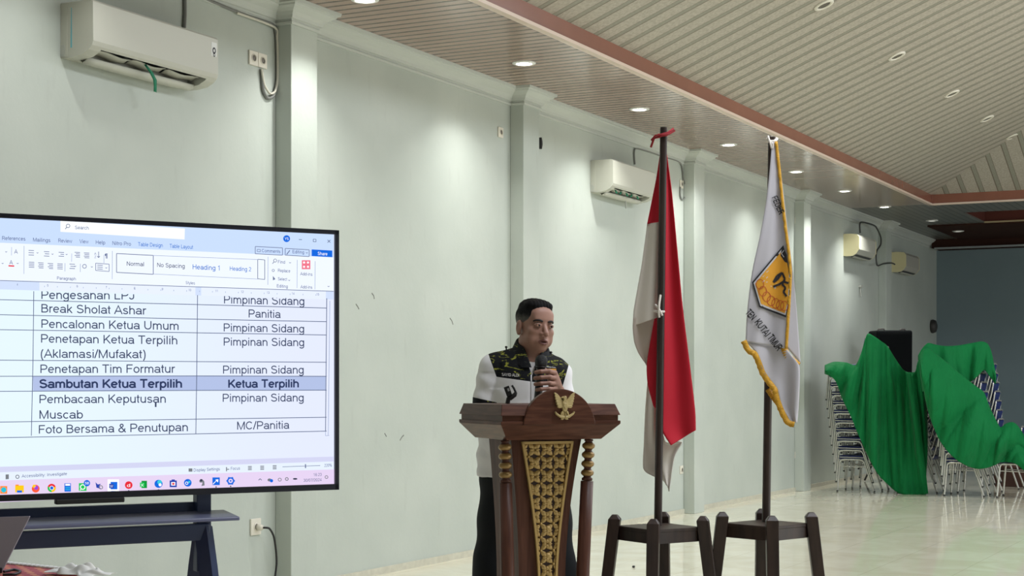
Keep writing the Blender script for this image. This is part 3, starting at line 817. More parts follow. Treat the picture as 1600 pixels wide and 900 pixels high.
# panel itself
x0, x1 = b_, TVW-b_; z0, z1 = ZB+0.022, ZB+TVH-b_
mb = MB(); mb.add([(x0, 0.006, z0), (x1, 0.006, z0), (x1, 0.006, z1), (x0, 0.006, z1)], [(0, 1, 2, 3)])
n = NT('lit_panel'); nt = n.nt
e = nt.nodes.new('ShaderNodeEmission'); nt.nodes.remove(n.b)
c = n.mix(n.ramp(n.x, 0.5, 1.7), (226, 242, 255), (224, 230, 250))
n.ln(c, e.inputs[0]); e.inputs[1].default_value = 1.0; n.ln(e.outputs[0], nt.nodes['Material Output'].inputs[0])
screen = mb.build('screen', n.m, tv)
LX0 = -110                                           # a little of the page left of the photograph's edge
areas = MB()
AM = [E('titlebar', (198, 218, 250)), E('ribbon', (236, 243, 255)), E('ruler', (206, 220, 246)), E('select', (176, 190, 226)), E('band', (208, 210, 238)),
      E('status', (226, 236, 252)), E('taskbar', (226, 208, 238)), E('white', (246, 250, 255)), E('rulerlight', (228, 236, 252))]
row(areas, 335, 366, 381, 404, 1, 0, LX0)
row(areas, 379, 402, 438, 455, 2, 1, LX0)
row(areas, 438.5, 455.5, 452, 468, 3, 8, LX0)
row(areas, 438.5, 455.5, 452, 468, 3.5, 2, LX0, 62); row(areas, 438.5, 455.5, 452, 468, 3.5, 2, 306, 315); row(areas, 438.5, 455.5, 452, 468, 3.5, 2, 510, 522)
srect(areas, 52, 588, 510, 611.5, 3, 3, 588, 609.6)
row(areas, 729.5, 713.5, 738, 721, 3, 4, LX0); row(areas, 738, 721, 751, 733.5, 3, 5, LX0); row(areas, 751, 733.5, 785, 760, 3, 6, LX0, 524)
spoly(areas, [(95, 344.5), (95, 362), (289, 374), (289.5, 357)], 3, 7)
areas.build('page_areas', AM, screen)
# table rules
lines = MB(); LM = [E('rule', (88, 100, 128)), E('boxline', (150, 164, 196)), E('slider', (110, 120, 150))]
def sline(mb, p, q, w, lay, mi=0):
    dx, dy = q[0]-p[0], q[1]-p[1]; L = math.hypot(dx, dy); nx, ny = -dy/L*w/2, dx/L*w/2
    spoly(mb, [(p[0]+nx, p[1]+ny), (q[0]+nx, q[1]+ny), (q[0]-nx, q[1]-ny), (p[0]-nx, p[1]-ny)], lay, mi)
for a, b, c in ((468.1, 475.8, 481.3), (491.6, 498.6, 502.6), (515, 520, 523.4), (562.7, 565, 566), (588, 587.4, 588), (611.5, 610, 609.6), (659.5, 655, 652), (684, 678, 673.7)):
    sline(lines, (0, a), (308, b), 1.1, 5); sline(lines, (308, b), (511, c), 1.1, 5); sline(lines, (LX0, a+(a-b)*110/308), (0, a), 1.1, 5)
sline(lines, (53.2, 455), (52, 560), 1.1, 5); sline(lines, (52, 560), (49.4, 681), 1.1, 5)
sline(lines, (309.2, 461), (308, 580), 1.1, 5); sline(lines, (308, 580), (306.5, 678), 1.1, 5)
sline(lines, (511.2, 466), (510, 588), 1.1, 5); sline(lines, (510, 588), (509.3, 674), 1.1, 5)
sline(lines, (516, 470), (513.5, 680), 0.8, 5, 1); sline(lines, (509.3, 674), (509.3, 681), 0.7, 5, 1); sline(lines, (509.3, 681), (515, 680.5), 0.7, 5, 1)
row(lines, 437.6, 454.6, 438.6, 455.6, 5, 2, LX0)
def sbox(x0, y0, x1, y1, dy, mi=1, w=1.0):
    P = [(x0, y0), (x1, y0+dy), (x1, y1+dy), (x0, y1)]
    for i in range(4): sline(lines, P[i], P[(i+1) % 4], w, 5, mi)
sbox(182.6, 396, 240, 425.5, 3, 2, 1.1); sline(lines, (240, 399), (405, 405.5), 0.7, 5, 1); sline(lines, (240, 428), (404, 436), 0.7, 5, 1)
sbox(403.3, 405, 414.3, 435.5, 1, 0, 0.9)
sbox(399.5, 385, 442, 396.4, 2.2, 2); sbox(446.3, 388, 483.7, 398.6, 2.2, 2); sbox(150, 411, 171, 422.5, 1.6, 2, 0.9)
for x, y in ((18.5, 386), (38, 384), (112.5, 396), (102, 411), (126, 412), (163, 398), (419.5, 401), (465, 406), (493, 408), (176, 392)):
    if x in (38, 419.5, 176, 465, 493): sline(lines, (x, y), (x-0.3, y+44), 0.7, 5, 1)
    else: sline(lines, (x, y), (x-0.2, y+13), 0.7, 5, 1)
# bullets, alignment and other ribbon glyphs
def glyph_lines(x, y, w, n_, gap, dx=0):
    for k in range(n_): sline(lines, (x+(k % 2)*dx, y+k*gap), (x+w, y+k*gap+0.4), 1.0, 5, 2)
for x, y, n_, g_, dx in ((45, 391, 3, 3.6, 0), (69, 393, 3, 3.4, 1.5), (92, 394, 3, 3, 3), (117, 394, 4, 2.5, 2), (131.5, 395, 4, 2.5, 1), (45.5, 409.5, 4, 2.6, 0), (60, 410.5, 4, 2.6, 1), (75, 411.5, 4, 2.6, 2), (90, 412, 4, 2.6, 0), (109, 412.5, 3, 3.4, 1.5), (152.5, 414, 3, 3, 0)):
    glyph_lines(x, y, 8.5, n_, g_, dx)
for x, y in ((59, 395), (82.5, 397), (104.5, 397.5), (118, 416), (144, 417), (166.5, 418.5), (28, 411.5), (10, 393.5), (4.5, 411.5), (453.8, 410.5), (452.5, 438), (480, 395), (514, 447.5), (516, 396.3)):
    sline(lines, (x-1.4, y-0.7), (x, y+0.6), 0.8, 5, 2); sline(lines, (x, y+0.6), (x+1.4, y-0.7), 0.8, 5, 2)
sline(lines, (154.5, 393), (154.5, 402), 1, 5, 2); sline(lines, (152.5, 400), (154.5, 402.5), 1, 5, 2); sline(lines, (156.5, 400), (154.5, 402.5), 1, 5, 2)
sline(lines, (442, 729.5), (501, 727.5), 0.8, 5, 2); sline(lines, (478, 725.3), (478, 731.5), 1.8, 5, 2)
sline(lines, (467.5, 374), (472.5, 374.3), 0.9, 5, 0); sbox(490, 373.6, 494.5, 377.5, 0.2, 0, 0.8); sline(lines, (512.4, 374.6), (517, 379), 0.9, 5, 0); sline(lines, (512.4, 379), (517, 374.6), 0.9, 5, 0)
for k in range(22):
    x = 70+k*20.2; y = 445.2+(x/522)*16.5
    sline(lines, (x, y-1), (x, y+1), 0.8, 5, 1)
sline(lines, (404.5, 750.5), (407, 748), 1, 6, 0); sline(lines, (407, 748), (409.5, 750.5), 1, 6, 0)
# magnifier and other ring shaped glyphs
def sring(mb, cx, cy, r, w, lay, mi=0, n_=16, ry=None):
    ry = ry or r
    P = [S(cx+math.cos(2*math.pi*i/n_)*q, cy+math.sin(2*math.pi*i/n_)*q*ry/r) for i in range(n_) for q in (r-w/2, r+w/2)]
    mb.add([(x, 0.006-0.0004*lay, z) for x, z in P], [(2*i, 2*i+1, (2*i+3) % (2*n_), (2*i+2) % (2*n_)) for i in range(n_)], mi)
def sdisc(mb, cx, cy, r, lay, mi=0, n_=16, ry=None):
    ry = ry or r
    spoly(mb, [(cx+math.cos(2*math.pi*i/n_)*r, cy+math.sin(2*math.pi*i/n_)*ry) for i in range(n_)], lay, mi)
sring(lines, 106.8, 352.8, 2.8, 0.9, 5, 0); sline(lines, (104.8, 354.8), (102.3, 357.8), 1.0, 5, 0)
sring(lines, 430.5, 407, 2.4, 0.8, 5, 0); sline(lines, (428.7, 409), (426.3, 412), 0.9, 5, 0)
sring(lines, 427.5, 422.5, 1.8, 0.8, 5, 2); spoly(lines, [(427, 431), (427, 438), (431, 436)], 5, 2)
sring(lines, 132.5, 416, 3, 1, 5, 2); sline(lines, (448.5, 397.5), (453.5, 391), 1.4, 5, 2); sbox(402.5, 389.5, 407.5, 393, 0.3, 2, 0.8)
lines.build('page_lines', LM, screen)
# writing
def stext(mb, body, xl, yl, xr, yr, cap, lay=7, mi=0, bold=False, clip=None, name='text_line'):
    own = mb is None
    if own: mb = MB()
    vs, fs = text_geo(body, bold)
    mx0 = min(v[0] for v in vs); mx1 = max(v[0] for v in vs)
    out = []
    for v in vs:
        u = (v[0]-mx0)/(mx1-mx0)
        x = xl+(xr-xl)*u; y = yl+(yr-yl)*u-v[1]/CAP*cap
        if clip is not None: y = max(y, clip+(x-64)*0.033)
        sx, sz = S(x, y); out.append((sx, 0.006-0.0004*lay, sz))
    mb.add(out, fs, 0 if own else mi)
    if own: mb.build(name, DM[mi], screen)
DM = [E('ink', (62, 72, 98)), E('inkbold', (48, 60, 96)), E('bluetext', (40, 112, 200)), E('menutext', (84, 98, 140)), E('paleink', (244, 250, 255)), E('softblue', (64, 120, 214))]
stext(None, 'Pengesahan LPJ', 65, 467, 210, 468, 13.5, clip=455)
stext(None, 'Pimpinan Sidang', 350.5, 474, 476, 477, 13, clip=453)
for s_, xl, yl, xr, yr, mi, bo in (('Break Sholat Ashar', 65, 488.2, 229, 491.6, 0, 0), ('Pencalonan Ketua Umum', 65, 512.2, 279.5, 515.6, 0, 0), ('Penetapan Ketua Terpilih', 64.5, 535.3, 277.5, 538.2, 0, 0),
        ('(Aklamasi/Mufakat)', 64, 559, 228, 559.8, 0, 0), ('Penetapan Tim Formatur', 63.5, 582.9, 274, 582.6, 0, 0), ('Sambutan Ketua Terpilih', 62, 606.2, 285, 605.8, 1, 1),
        ('Pembacaan Keputusan', 62, 630.2, 259.5, 629.4, 0, 0), ('Muscab', 62, 654.3, 130, 654.1, 0, 0), ('Foto Bersama & Penutupan', 61, 677.6, 294, 673.8, 0, 0),
        ('Panitia', 389, 496, 439, 497, 0, 0), ('Pimpinan Sidang', 350, 517.8, 475.7, 519.8, 0, 0), ('Pimpinan Sidang', 350, 540, 475.7, 541, 0, 0), ('Pimpinan Sidang', 349, 583.8, 475, 583.9, 0, 0),
        ('Ketua Terpilih', 357, 605.8, 467.5, 605.4, 1, 1), ('Pimpinan Sidang', 348.5, 627.9, 475, 627.4, 0, 0), ('MC/Panitia', 371, 671.3, 452.5, 670, 0, 0)):
    stext(None, s_, xl, yl, xr, yr, 13.3 if xl < 300 else 12.6, 7, mi, bool(bo))
for s_, xl, yl, xr, yr, cap, mi in (('Search', 117.5, 357.8, 139, 358.8, 5.4, 3), ('References', 3.6, 374.8, 40, 376, 6, 3), ('Mailings', 52, 377.2, 79, 378.3, 6, 3), ('Review', 91.5, 378.5, 113, 379.6, 6, 3),
        ('View', 124.4, 379.8, 138.7, 380.4, 6, 3), ('Help', 150, 381.2, 164.8, 382, 6, 3), ('Nitro Pro', 176, 382.6, 205, 384, 6, 3), ('Table Design', 216, 384.3, 254.7, 386.3, 6, 2), ('Table Layout', 265.4, 387, 302, 389, 6, 2),
        ('Normal', 198.5, 415, 225.3, 416, 6.6, 0), ('No Spacing', 246, 417, 289, 419, 6.6, 0), ('Heading 1', 301.5, 420.5, 343.6, 422.5, 7.6, 2), ('Heading 2', 359.5, 422.6, 392.8, 424, 6.6, 2),
        ('Styles', 290.6, 443.8, 305, 444.6, 4.6, 3), ('Paragraph', 89.4, 436.7, 118.8, 438, 4.8, 3), ('Comments', 409.6, 394, 438.5, 395.4, 5.2, 3), ('Editing', 457.5, 395.6, 475.6, 396.6, 5.2, 3),
        ('Find', 434.8, 411.4, 445.8, 412, 5, 3), ('Replace', 434.8, 424.8, 454, 425.8, 5, 3), ('Select', 434.8, 438, 449, 438.8, 5, 3), ('Editing', 433, 449, 450, 450, 5, 3),
        ('Add-ins', 469.5, 430, 488.6, 431, 5, 3), ('Add-ins', 469.8, 450.4, 488.4, 451.2, 5, 3), ('Accessibility: Investigate', 34, 746.3, 105, 742.4, 4.8, 3), ('Display Settings', 303, 737, 344, 735, 4.8, 3),
        ('Focus', 361, 734.6, 375.4, 733.8, 4.8, 3), ('220%', 507, 729.6, 519, 729, 4.6, 3), ('16:23', 490.5, 744.2, 503, 743.6, 4.6, 3), ('30/07/2024', 474.7, 753, 503, 751.8, 4.6, 3),
        ('A', 22.5, 396, 28, 396.3, 6.5, 3), ('A', 14.8, 413, 20.5, 413.2, 6.5, 3), ('¶', 164, 403, 168.5, 403.3, 7, 3), ('A', 147.6, 398, 151, 398, 3.6, 3), ('Z', 147.6, 403.2, 151, 403.2, 3.6, 3),
        ('4', 26.4, 446, 28.4, 446, 3.6, 3), ('5', 73.8, 447.6, 76, 447.6, 3.6, 3), ('6', 120, 449, 122.2, 449, 3.6, 3), ('7', 165.4, 450.6, 167.6, 450.6, 3.6, 3), ('8', 209.6, 452, 211.8, 452, 3.6, 3), ('9', 253, 453.4, 255.2, 453.4, 3.6, 3),
        ('10', 295, 454.8, 299, 454.9, 3.6, 3), ('11', 337, 456.2, 340.5, 456.3, 3.6, 3), ('12', 377, 457.5, 381, 457.6, 3.6, 3), ('13', 417.5, 458.9, 421.5, 459, 3.6, 3), ('14', 456.5, 460.2, 460.5, 460.3, 3.6, 3), ('15', 495, 461.5, 499, 461.6, 3.6, 3),
        ('I', 242.3, 636, 245, 636, 7, 0)):
    stext(None, s_, xl, yl, xr, yr, cap, 8, mi, name='menu_text')
ico = MB(); cols = dict(teal=(40, 190, 214), orange=(255, 140, 60), yellow=(255, 200, 30), fire=(255, 90, 60), purple=(150, 70, 220), red=(228, 46, 60), green=(34, 196, 90), blue=(24, 104, 220), navy=(44, 70, 170), grey=(120, 124, 130), white=(248, 250, 255),
        pink=(238, 120, 140), dgreen=(20, 150, 60), cyan=(60, 200, 220), dark=(60, 64, 84))
IM = [E('i_'+k, v) for k, v in cols.items()]; ix = {k: i for i, k in enumerate(cols)}
def flush_ico():
    global ico
    if ico.v:
        used = sorted(set(ico.m)); re_ = {u: k for k, u in enumerate(used)}; ico.m = [re_[u] for u in ico.m]
        ico.build('icon', [IM[u] for u in used], screen)
    ico = MB()
def sq(cx, cy, w, h, c, lay=9): srect(ico, cx-w/2, cy-h/2, cx+w/2, cy+h/2, lay, ix[c])
flush_ico(); sdisc(ico, 448.3, 372.8, 5.4, 8, ix['blue']); stext(ico, 'YS', 445.3, 374.8, 451.3, 374.9, 4, 9, ix['white'])
flush_ico(); srect(ico, 487.4, 389.6, 519.7, 400, 8, ix['blue'], 391.4, 401.8); stext(ico, 'Share', 497, 398.4, 512, 399.2, 5.2, 9, ix['white']); sbox_ = None
flush_ico(); srect(ico, 472, 406.5, 485.4, 420.6, 8, ix['pink'])
for dx in (3.5, 9.6):
    for dy in (3.6, 10.3): sdisc(ico, 472+dx, 406.5+dy, 1.7, 9, ix['white'])
flush_ico(); srect(ico, 13.5, 414.2, 22.5, 416.2, 8, ix['red'], 414.6, 416.6)
flush_ico(); sq(6, 765.5, 11, 12, 'orange'); sdisc(ico, 6, 765.5, 4.2, 10, ix['teal']); sq(-12, 766.5, 11, 11, 'blue')
flush_ico(); sq(30.7, 764, 13.5, 11, 'yellow'); sq(30.7, 768, 8, 3.4, 'blue', 10); sq(27, 758.2, 5, 2, 'orange', 10)
flush_ico(); sdisc(ico, 56, 763.6, 6.2, 9, ix['fire']); sdisc(ico, 56.8, 762.2, 3.2, 10, ix['purple']); sdisc(ico, 53.5, 759.8, 2.6, 10, ix['yellow'])
flush_ico(); sdisc(ico, 81, 762.5, 6.6, 9, ix['red']); spoly(ico, [(81, 762.5), (74.8, 760.2), (75, 765.5), (79, 768.8), (81, 769)], 9.5, ix['green']); spoly(ico, [(81, 762.5), (87.3, 760.5), (87, 765.5), (83.5, 768.6), (81, 769)], 9.5, ix['yellow']); sdisc(ico, 81, 762.5, 3.4, 10, ix['white']); sdisc(ico, 81, 762.5, 2.6, 11, ix['blue'])
flush_ico(); sq(106, 761.7, 10, 13, 'blue'); sq(106, 757.5, 7.5, 3, 'white', 10)
for a in (-2.5, 0, 2.5):
    for b in (0, 3): sq(106+a, 762+b, 1.5, 1.8, 'cyan', 10)
flush_ico(); sq(129.5, 761, 12, 12, 'green'); sring(ico, 129.5, 761, 3.6, 1.4, 10, ix['white']); sline(ico, (126.5, 764.5), (125.5, 766), 1.3, 10, ix['white']); sdisc(ico, 136, 755, 5, 11, ix['blue']); stext(ico, '58', 133, 757, 139, 756.8, 4, 12, ix['white'])
flush_ico(); spoly(ico, [(149.5, 753.5), (153, 757), (158, 756), (155, 760), (158, 764), (151, 762)], 9, ix['navy']); sring(ico, 158, 761.5, 2.6, 1.2, 9, ix['grey'])
flush_ico(); sq(177.4, 758.5, 18, 19, 'white', 8.5); sq(178.4, 758.8, 10.5, 11.5, 'blue'); sq(174.4, 759.4, 7, 7, 'navy', 10); stext(ico, 'W', 172, 761.8, 176.6, 761.7, 4, 11, ix['white']); sq(177.4, 768, 7, 1.4, 'blue')
flush_ico(); sdisc(ico, 201.4, 758, 6, 9, ix['red']); stext(ico, 'd', 198.6, 761, 203.6, 760.8, 5, 10, ix['white'])
flush_ico(); sq(225.7, 757, 8.6, 11.5, 'dgreen'); sq(222.4, 757.6, 7, 7, 'green', 10); stext(ico, 'X', 220.2, 760.2, 224.6, 760, 4.2, 11, ix['white'])
flush_ico(); sdisc(ico, 248, 756, 6.4, 9, ix['blue']); sdisc(ico, 249.6, 753.4, 3.6, 10, ix['cyan']); sdisc(ico, 250.4, 757.6, 2.4, 11, ix['white'])
flush_ico(); sq(271, 756, 11, 10.5, 'navy'); sq(271, 756, 6.5, 5.5, 'white', 10); sq(271, 756, 3.4, 3, 'red', 11); sq(271, 750, 5, 1.5, 'navy')
flush_ico(); sdisc(ico, 293.7, 754.4, 6, 9, ix['blue']); sring(ico, 292, 755, 2, 1, 10, ix['white']); sdisc(ico, 296, 753, 1.8, 10, ix['cyan'])
flush_ico(); spoly(ico, [(311.5, 751), (316, 748.5), (319.5, 752), (320, 758.5), (315, 759.5), (317, 754), (312.5, 754)], 9, ix['grey']); sdisc(ico, 314.5, 750.5, 2, 10, ix['dark'])
flush_ico(); sq(338, 752, 11.5, 12, 'blue'); spoly(ico, [(333, 757.5), (338.5, 751.5), (341, 754), (341.5, 749), (336.8, 749.4), (338, 751), (333, 755.5)], 10, ix['white'])
flush_ico(); sring(ico, 360.7, 751.4, 4.6, 2.4, 9, ix['blue'])
for q in range(6): sdisc(ico, 360.7+5.5*math.cos(q*math.pi/3), 751.4+5.5*math.sin(q*math.pi/3), 1.4, 9, ix['blue'], 8)
sdisc(ico, 360.7, 751.4, 1.4, 9, ix['blue'])
for x, y in ((30.7, 773.8), (81, 772), (130, 770.5), (201.4, 766.8), (248, 765.5), (338, 761), (360.7, 760)): sdisc(ico, x, y, 1.1, 9, ix['dark'], 8)
flush_ico(); sdisc(ico, 421.5, 750, 3.2, 9, ix['grey'], 12, 2.4); sdisc(ico, 424.5, 751.2, 2.6, 10, ix['blue']); sring(ico, 437.5, 749.5, 2.4, 1, 9, ix['grey']); sring(ico, 448.5, 748.5, 2.2, 1.2, 9, ix['grey']); sdisc(ico, 461.5, 748.3, 3.6, 9, ix['dark'], 12, 1.4); sring(ico, 510.5, 745.5, 2.2, 1, 9, ix['grey'])
for x, y, w_ in ((390.8, 731.5, 6), (410, 731, 6), (429.5, 730.2, 6)):
    for k in range(3): sline(ico, (x-w_/2, y-2.4+k*2.4), (x+w_/2, y-2.5+k*2.4), 1.4, 9, ix['grey'])
flush_ico(); srect(ico, 10-1, 741.5, 14, 749, 9, ix['grey'], 741.2, 748.6); sring(ico, 27.5, 745, 2.6, 1.2, 9, ix['grey']); sbox2 = None
srect(ico, 295, 732, 301, 737, 9, ix['grey']); srect(ico, 353.5, 729.8, 355, 736.5, 9, ix['grey']); srect(ico, 353.5, 732.6, 358.5, 734, 9, ix['grey'])
flush_ico()

# --- stand: two posts, shelf, beam and splayed feet on castors
def tx(px): return S(px, 700)[0]
xa, xb = tx(-6), tx(331)
YB = 0.10
for xp in (xa, xb):
    s_ = 1 if xp == xb else -1
    MB().box((xp, YB+0.01, 0.98), (0.055, 0.05, 0.60)).build('post', M_stand, tv, bevel=0.004)
    for sg in (-1, 1):
        mb = MB()
        mb.tube([(xp, YB, 0.845), (xp, YB+sg*0.06, 0.70), (xp, YB+sg*0.30, 0.075)], [0.036, 0.036, 0.028], 4, smooth=False)
        mb.build('leg', M_stand, tv)
        mb = MB()
        mb.lathe([(0.001, -0.018), (0.035, -0.018), (0.037, 0), (0.035, 0.018), (0.001, 0.018)], (xp, YB+sg*0.30, 0.0375), 18, 0, Matrix.Rotation(math.pi/2, 3, 'Y'))
        mb.box((xp, YB+sg*0.30, 0.066), (0.05, 0.03, 0.02))
        mb.build('castor', M_black, tv)
mb = MB()
mb.prism([(-0.115, 0.876), (-0.11, 0.890), (0.06, 0.904), (0.06, 0.888)], xa-0.09, xb+0.085, lambda a, b, q: (q, a+0.05, b))
mb.build('shelf', mat('shelf_steel', (96, 100, 126), 0.35), tv, bevel=0.004)
MB().box(((xa+xb)/2, YB+0.03, 0.917), (xb-xa-0.02, 0.03, 0.036)).build('back_rail', M_stand, tv)
MB().box(((xa+xb)/2, YB-0.01, 0.828), (xb-xa+0.03, 0.05, 0.062)).build('beam', M_stand, tv, bevel=0.004)

# ================================================================== TABLE WITH RED CLOTH, LAPTOP
n = NT('red_songket_cloth', 0.65, 0.3)
w1 = n.mth('SINE', n.mth('MULTIPLY', n.x, 120)); w2 = n.mth('SINE', n.mth('MULTIPLY', n.y, 90)); no = n.noise(18, 3)
k = n.mth('GREATER_THAN', n.mth('ADD', n.mth('MULTIPLY', w1, w2), no), 0.95)
c = n.mix(k, (150, 44, 58), (214, 150, 96)); c = n.mix(n.mth('MULTIPLY', n.noise(50, 2), 0.35), c, (226, 150, 150)); n.color(c)
M_cloth = n.m
M_lace = mat('white_lace', (226, 226, 222), 0.7)
TZ = 0.79
pa = onz(8, 880.5, TZ); pb = onz(142, 894.5, TZ)
ed = (pb-pa); ed.z = 0; ed.normalize(); pn = Vector((ed.y, -ed.x, 0))       # pn: towards the camera
if pn.dot(Vector((CT, ST, 0))) > 0: pn = -pn
t = thing('table', 'table under a red patterned cloth at the lower left edge', 'table', (pb.x, pb.y, 0))
def tl(a, b, z): q = ed*a+pn*b; return (q.x, q.y, z)      # a along the far edge from its right corner, b towards camera
mb = MB(); TL, TB = -1.3, 0.62
mb.add([tl(TL, 0.01, TZ-0.03), tl(-0.01, 0.01, TZ-0.03), tl(-0.01, TB-0.01, TZ-0.03), tl(TL, TB-0.01, TZ-0.03), tl(TL, 0.01, TZ-0.006), tl(-0.01, 0.01, TZ-0.006), tl(-0.01, TB-0.01, TZ-0.006), tl(TL, TB-0.01, TZ-0.006)],
       [(0, 1, 2, 3), (7, 6, 5, 4), (0, 4, 5, 1), (1, 5, 6, 2), (2, 6, 7, 3), (3, 7, 4, 0)])
mb.build('tabletop', mat('table_wood', (120, 86, 60), 0.4), t)
for a in (TL+0.06, -0.07):
    for b in (0.07, TB-0.07):
        MB().tube([tl(a, b, 0), tl(a, b, TZ-0.03)], 0.022, 8).build('leg', mat('table_leg_steel', (90, 90, 92), 0.3, 0.8), t)
cl = thing('tablecloth', 'red patterned tablecloth with a white lace edge on the corner table', 'tablecloth', (pb.x, pb.y, 0))
rows = []
ring = [(TL, -0.004), (TL*0.75, -0.004), (TL*0.5, -0.004), (TL*0.25, -0.004), (0.004, -0.004), (0.004, TB*0.33), (0.004, TB*0.66), (0.004, TB+0.004), (TL*0.5, TB+0.004), (TL, TB+0.004)]
inner = [(min(max(a, TL), 0), min(max(b, 0), TB)) for a, b in ring]
dense = [interp(ring, i/90) for i in range(91)]
rows = [[tl(TL/2+(a-TL/2)*f, TB/2+(b-TB/2)*f, TZ) for a, b in dense] for f in (0.0, 0.5, 0.985)]
for z_, o_ in ((TZ-0.004, 0.004), (TZ-0.1, 0.012), (TZ-0.25, 0.02), (TZ-0.42, 0.026)):
    r = []
    for i, (a, b) in enumerate(dense):
        w_ = o_*(1+0.8*math.sin(i*0.9))
        aa = a+(w_ if a > -0.01 else (-w_ if a < TL+0.01 else 0)); bb = b+(w_ if b > TB-0.01 else (-w_*0.5 if b < 0.01 else 0))
        r.append(tl(aa, bb, z_))
    rows.append(r)
MB().grid(rows).build('cloth', M_cloth, cl, solid=0.002)
mb = MB()
for i in range(60):
    a = TL+(0-TL)*i/59
    mb.ball(tl(a, -0.002, TZ+0.002), (0.016, 0.012, 0.006), n=8)
mb.build('lace_edge', M_lace, cl)
# crumpled white napkin at the corner
rows = []
for i in range(25):
    r = []
    for k in range(13):
        u = i/24*2-1; v = k/12*2-1
        e = max(0.0, 1-u*u)*max(0.0, 1-v*v)
        r.append((u*0.105+0.012*math.sin(v*5+1), v*0.055+0.010*math.sin(u*7), 0.004+e*(0.020+0.010*math.sin(u*11+v*3)+0.008*math.sin(v*9-u*5))))
    rows.append(r)
o = MB().grid(rows).build('napkin', M_lace, None, solid=0.002, sub=1); q = onz(146, 897, TZ); q = q+pn*0.05; o.location = (q.x, q.y, TZ+0.004); o.rotation_euler = (0, 0, math.atan2(ed.y, ed.x))
tag(o, 'crumpled white cloth on the corner of the red covered table', 'napkin')
# laptop: the lid leans towards the right, its back faces the camera side
d_l = 4.62
br = onz(4, 893, TZ+0.006)
fw2 = Vector((CT, ST, 0)); rt = Vector((ST, -CT, 0))
hing = (-rt*0.90-fw2*0.42).normalized()              # hinge line, going left from the right end
top = W(48, 806, br.dot(fw2)+0.10)
up = top-br
t = thing('laptop', 'open grey laptop on the red covered table, lid back towards the camera', 'laptop', br)
nn = hing.cross(up).normalized()
if nn.dot(fw2) > 0: nn = -nn
LWD = 0.34
def lp(a, b, c): return tuple(hing*a*LWD+up*b+nn*c)
mb = MB(); 
mb.add([lp(a, b, c) for c in (0, -0.006) for a, b in ((0, 0), (1, 0), (1, 1), (0, 1))], [(0, 1, 2, 3), (7, 6, 5, 4), (0, 4, 5, 1), (1, 5, 6, 2), (2, 6, 7, 3), (3, 7, 4, 0)])
mb.build('lid', mat('laptop_grey', (150, 142, 152), 0.35, 0.7), t, bevel=0.002)
bk = hing.cross(Vector((0, 0, 1))).normalized()
if bk.dot(fw2) < 0: bk = -bk
mb = MB()
mb.add([tuple(hing*a*LWD+bk*b*0.24+Vector((0, 0, c))) for c in (-0.005, 0.012) for a, b in ((0, 0), (1, 0), (1, 1), (0, 1))], [(0, 1, 2, 3), (7, 6, 5, 4), (0, 4, 5, 1), (1, 5, 6, 2), (2, 6, 7, 3), (3, 7, 4, 0)])
mb.build('keyboard_base', mat('laptop_base', (50, 48, 54), 0.4, 0.5), t, bevel=0.003)
q = [onz(x, y, TZ+0.005) for x, y in ((6, 893), (22, 890), (32, 893), (24, 897), (4, 898))]
tag(MB().tube([interp(q, i/24) for i in range(25)], 0.004, 6).build('laptop_cable', M_cabled), 'thin black cable curling on the red cloth beside the laptop', 'cable')
# ================================================================== LECTERN
n = NT('polished_brown_wood', 0.30, 0.13)
gr = n.noise(2.2, 6, sc3=(3, 3, 30), dist=0.8)
gr2 = n.noise(5, 6, sc3=(3, 3, 18), dist=0.5)
c = n.mix(n.ramp(gr, 0.3, 0.75), (74, 47, 38), (100, 66, 53)); n.color(c); n.b.inputs['Coat Weight'].default_value = 0.0
M_wood = n.m
n = NT('vertical_grain_wood', 0.34, 0.14)
gr = n.noise(2.2, 6, sc3=(22, 22, 1.5), dist=0.6)
c = n.mix(n.ramp(gr, 0.3, 0.75), (72, 46, 38), (98, 66, 54)); n.color(c); n.b.inputs['Coat Weight'].default_value = 0.0
M_woodv = n.m
M_gold = mat('gold_paint', (186, 156, 98), 0.38, 0.25, noise=0.15, nscale=30)
M_golddk = mat('antique_gold', (146, 118, 70), 0.32, 0.35, noise=0.25, nscale=20)
M_recess = mat('dark_recess', (46, 28, 22), 0.7)
LA = math.radians(22)
D0 = 6.15; A0 = Vector((-17/2500*D0, D0))
p = cam2w(A0.x, A0.y)
lect = thing('lectern', 'carved brown wooden lectern with gold lattice panel and eagle crest', 'lectern', (p.x, p.y, 0), RZ+LA)
LW, LD = 0.51, 0.471
mb = MB()
mb.frustum((0, 0, LW, LD), (0.012, 0.022, LW-0.014, LD-0.02), 1.247, 1.291)
mb.build('desk_top', M_wood, lect, bevel=0.002)
mb = MB(); mb.box((LW/2, LD/2, 1.236), (LW-0.016, LD-0.016, 0.022)); mb.build('groove_band', M_wood, lect)
mb = MB(); mb.frustum((0.052, 0.07, LW-0.052, LD-0.05), (0, 0, LW, LD), 1.151, 1.213); mb.box((LW/2, LD/2, 1.219), (LW, LD, 0.0125)); mb.build('desk_underside', M_wood, lect, bevel=0.002)
# arched crest on the front
ac = 0.2446; Rc = 0.155; zc = 1.196
def fr(a, b, q): return (a, q, b)
pts = [(ac+Rc*math.cos(q), zc+Rc*math.sin(q)) for q in [math.radians(5+170*i/40) for i in range(41)]]
MB().prism(pts, -0.006, 0.022, fr).build('crest', M_wood, lect, bevel=0.004)
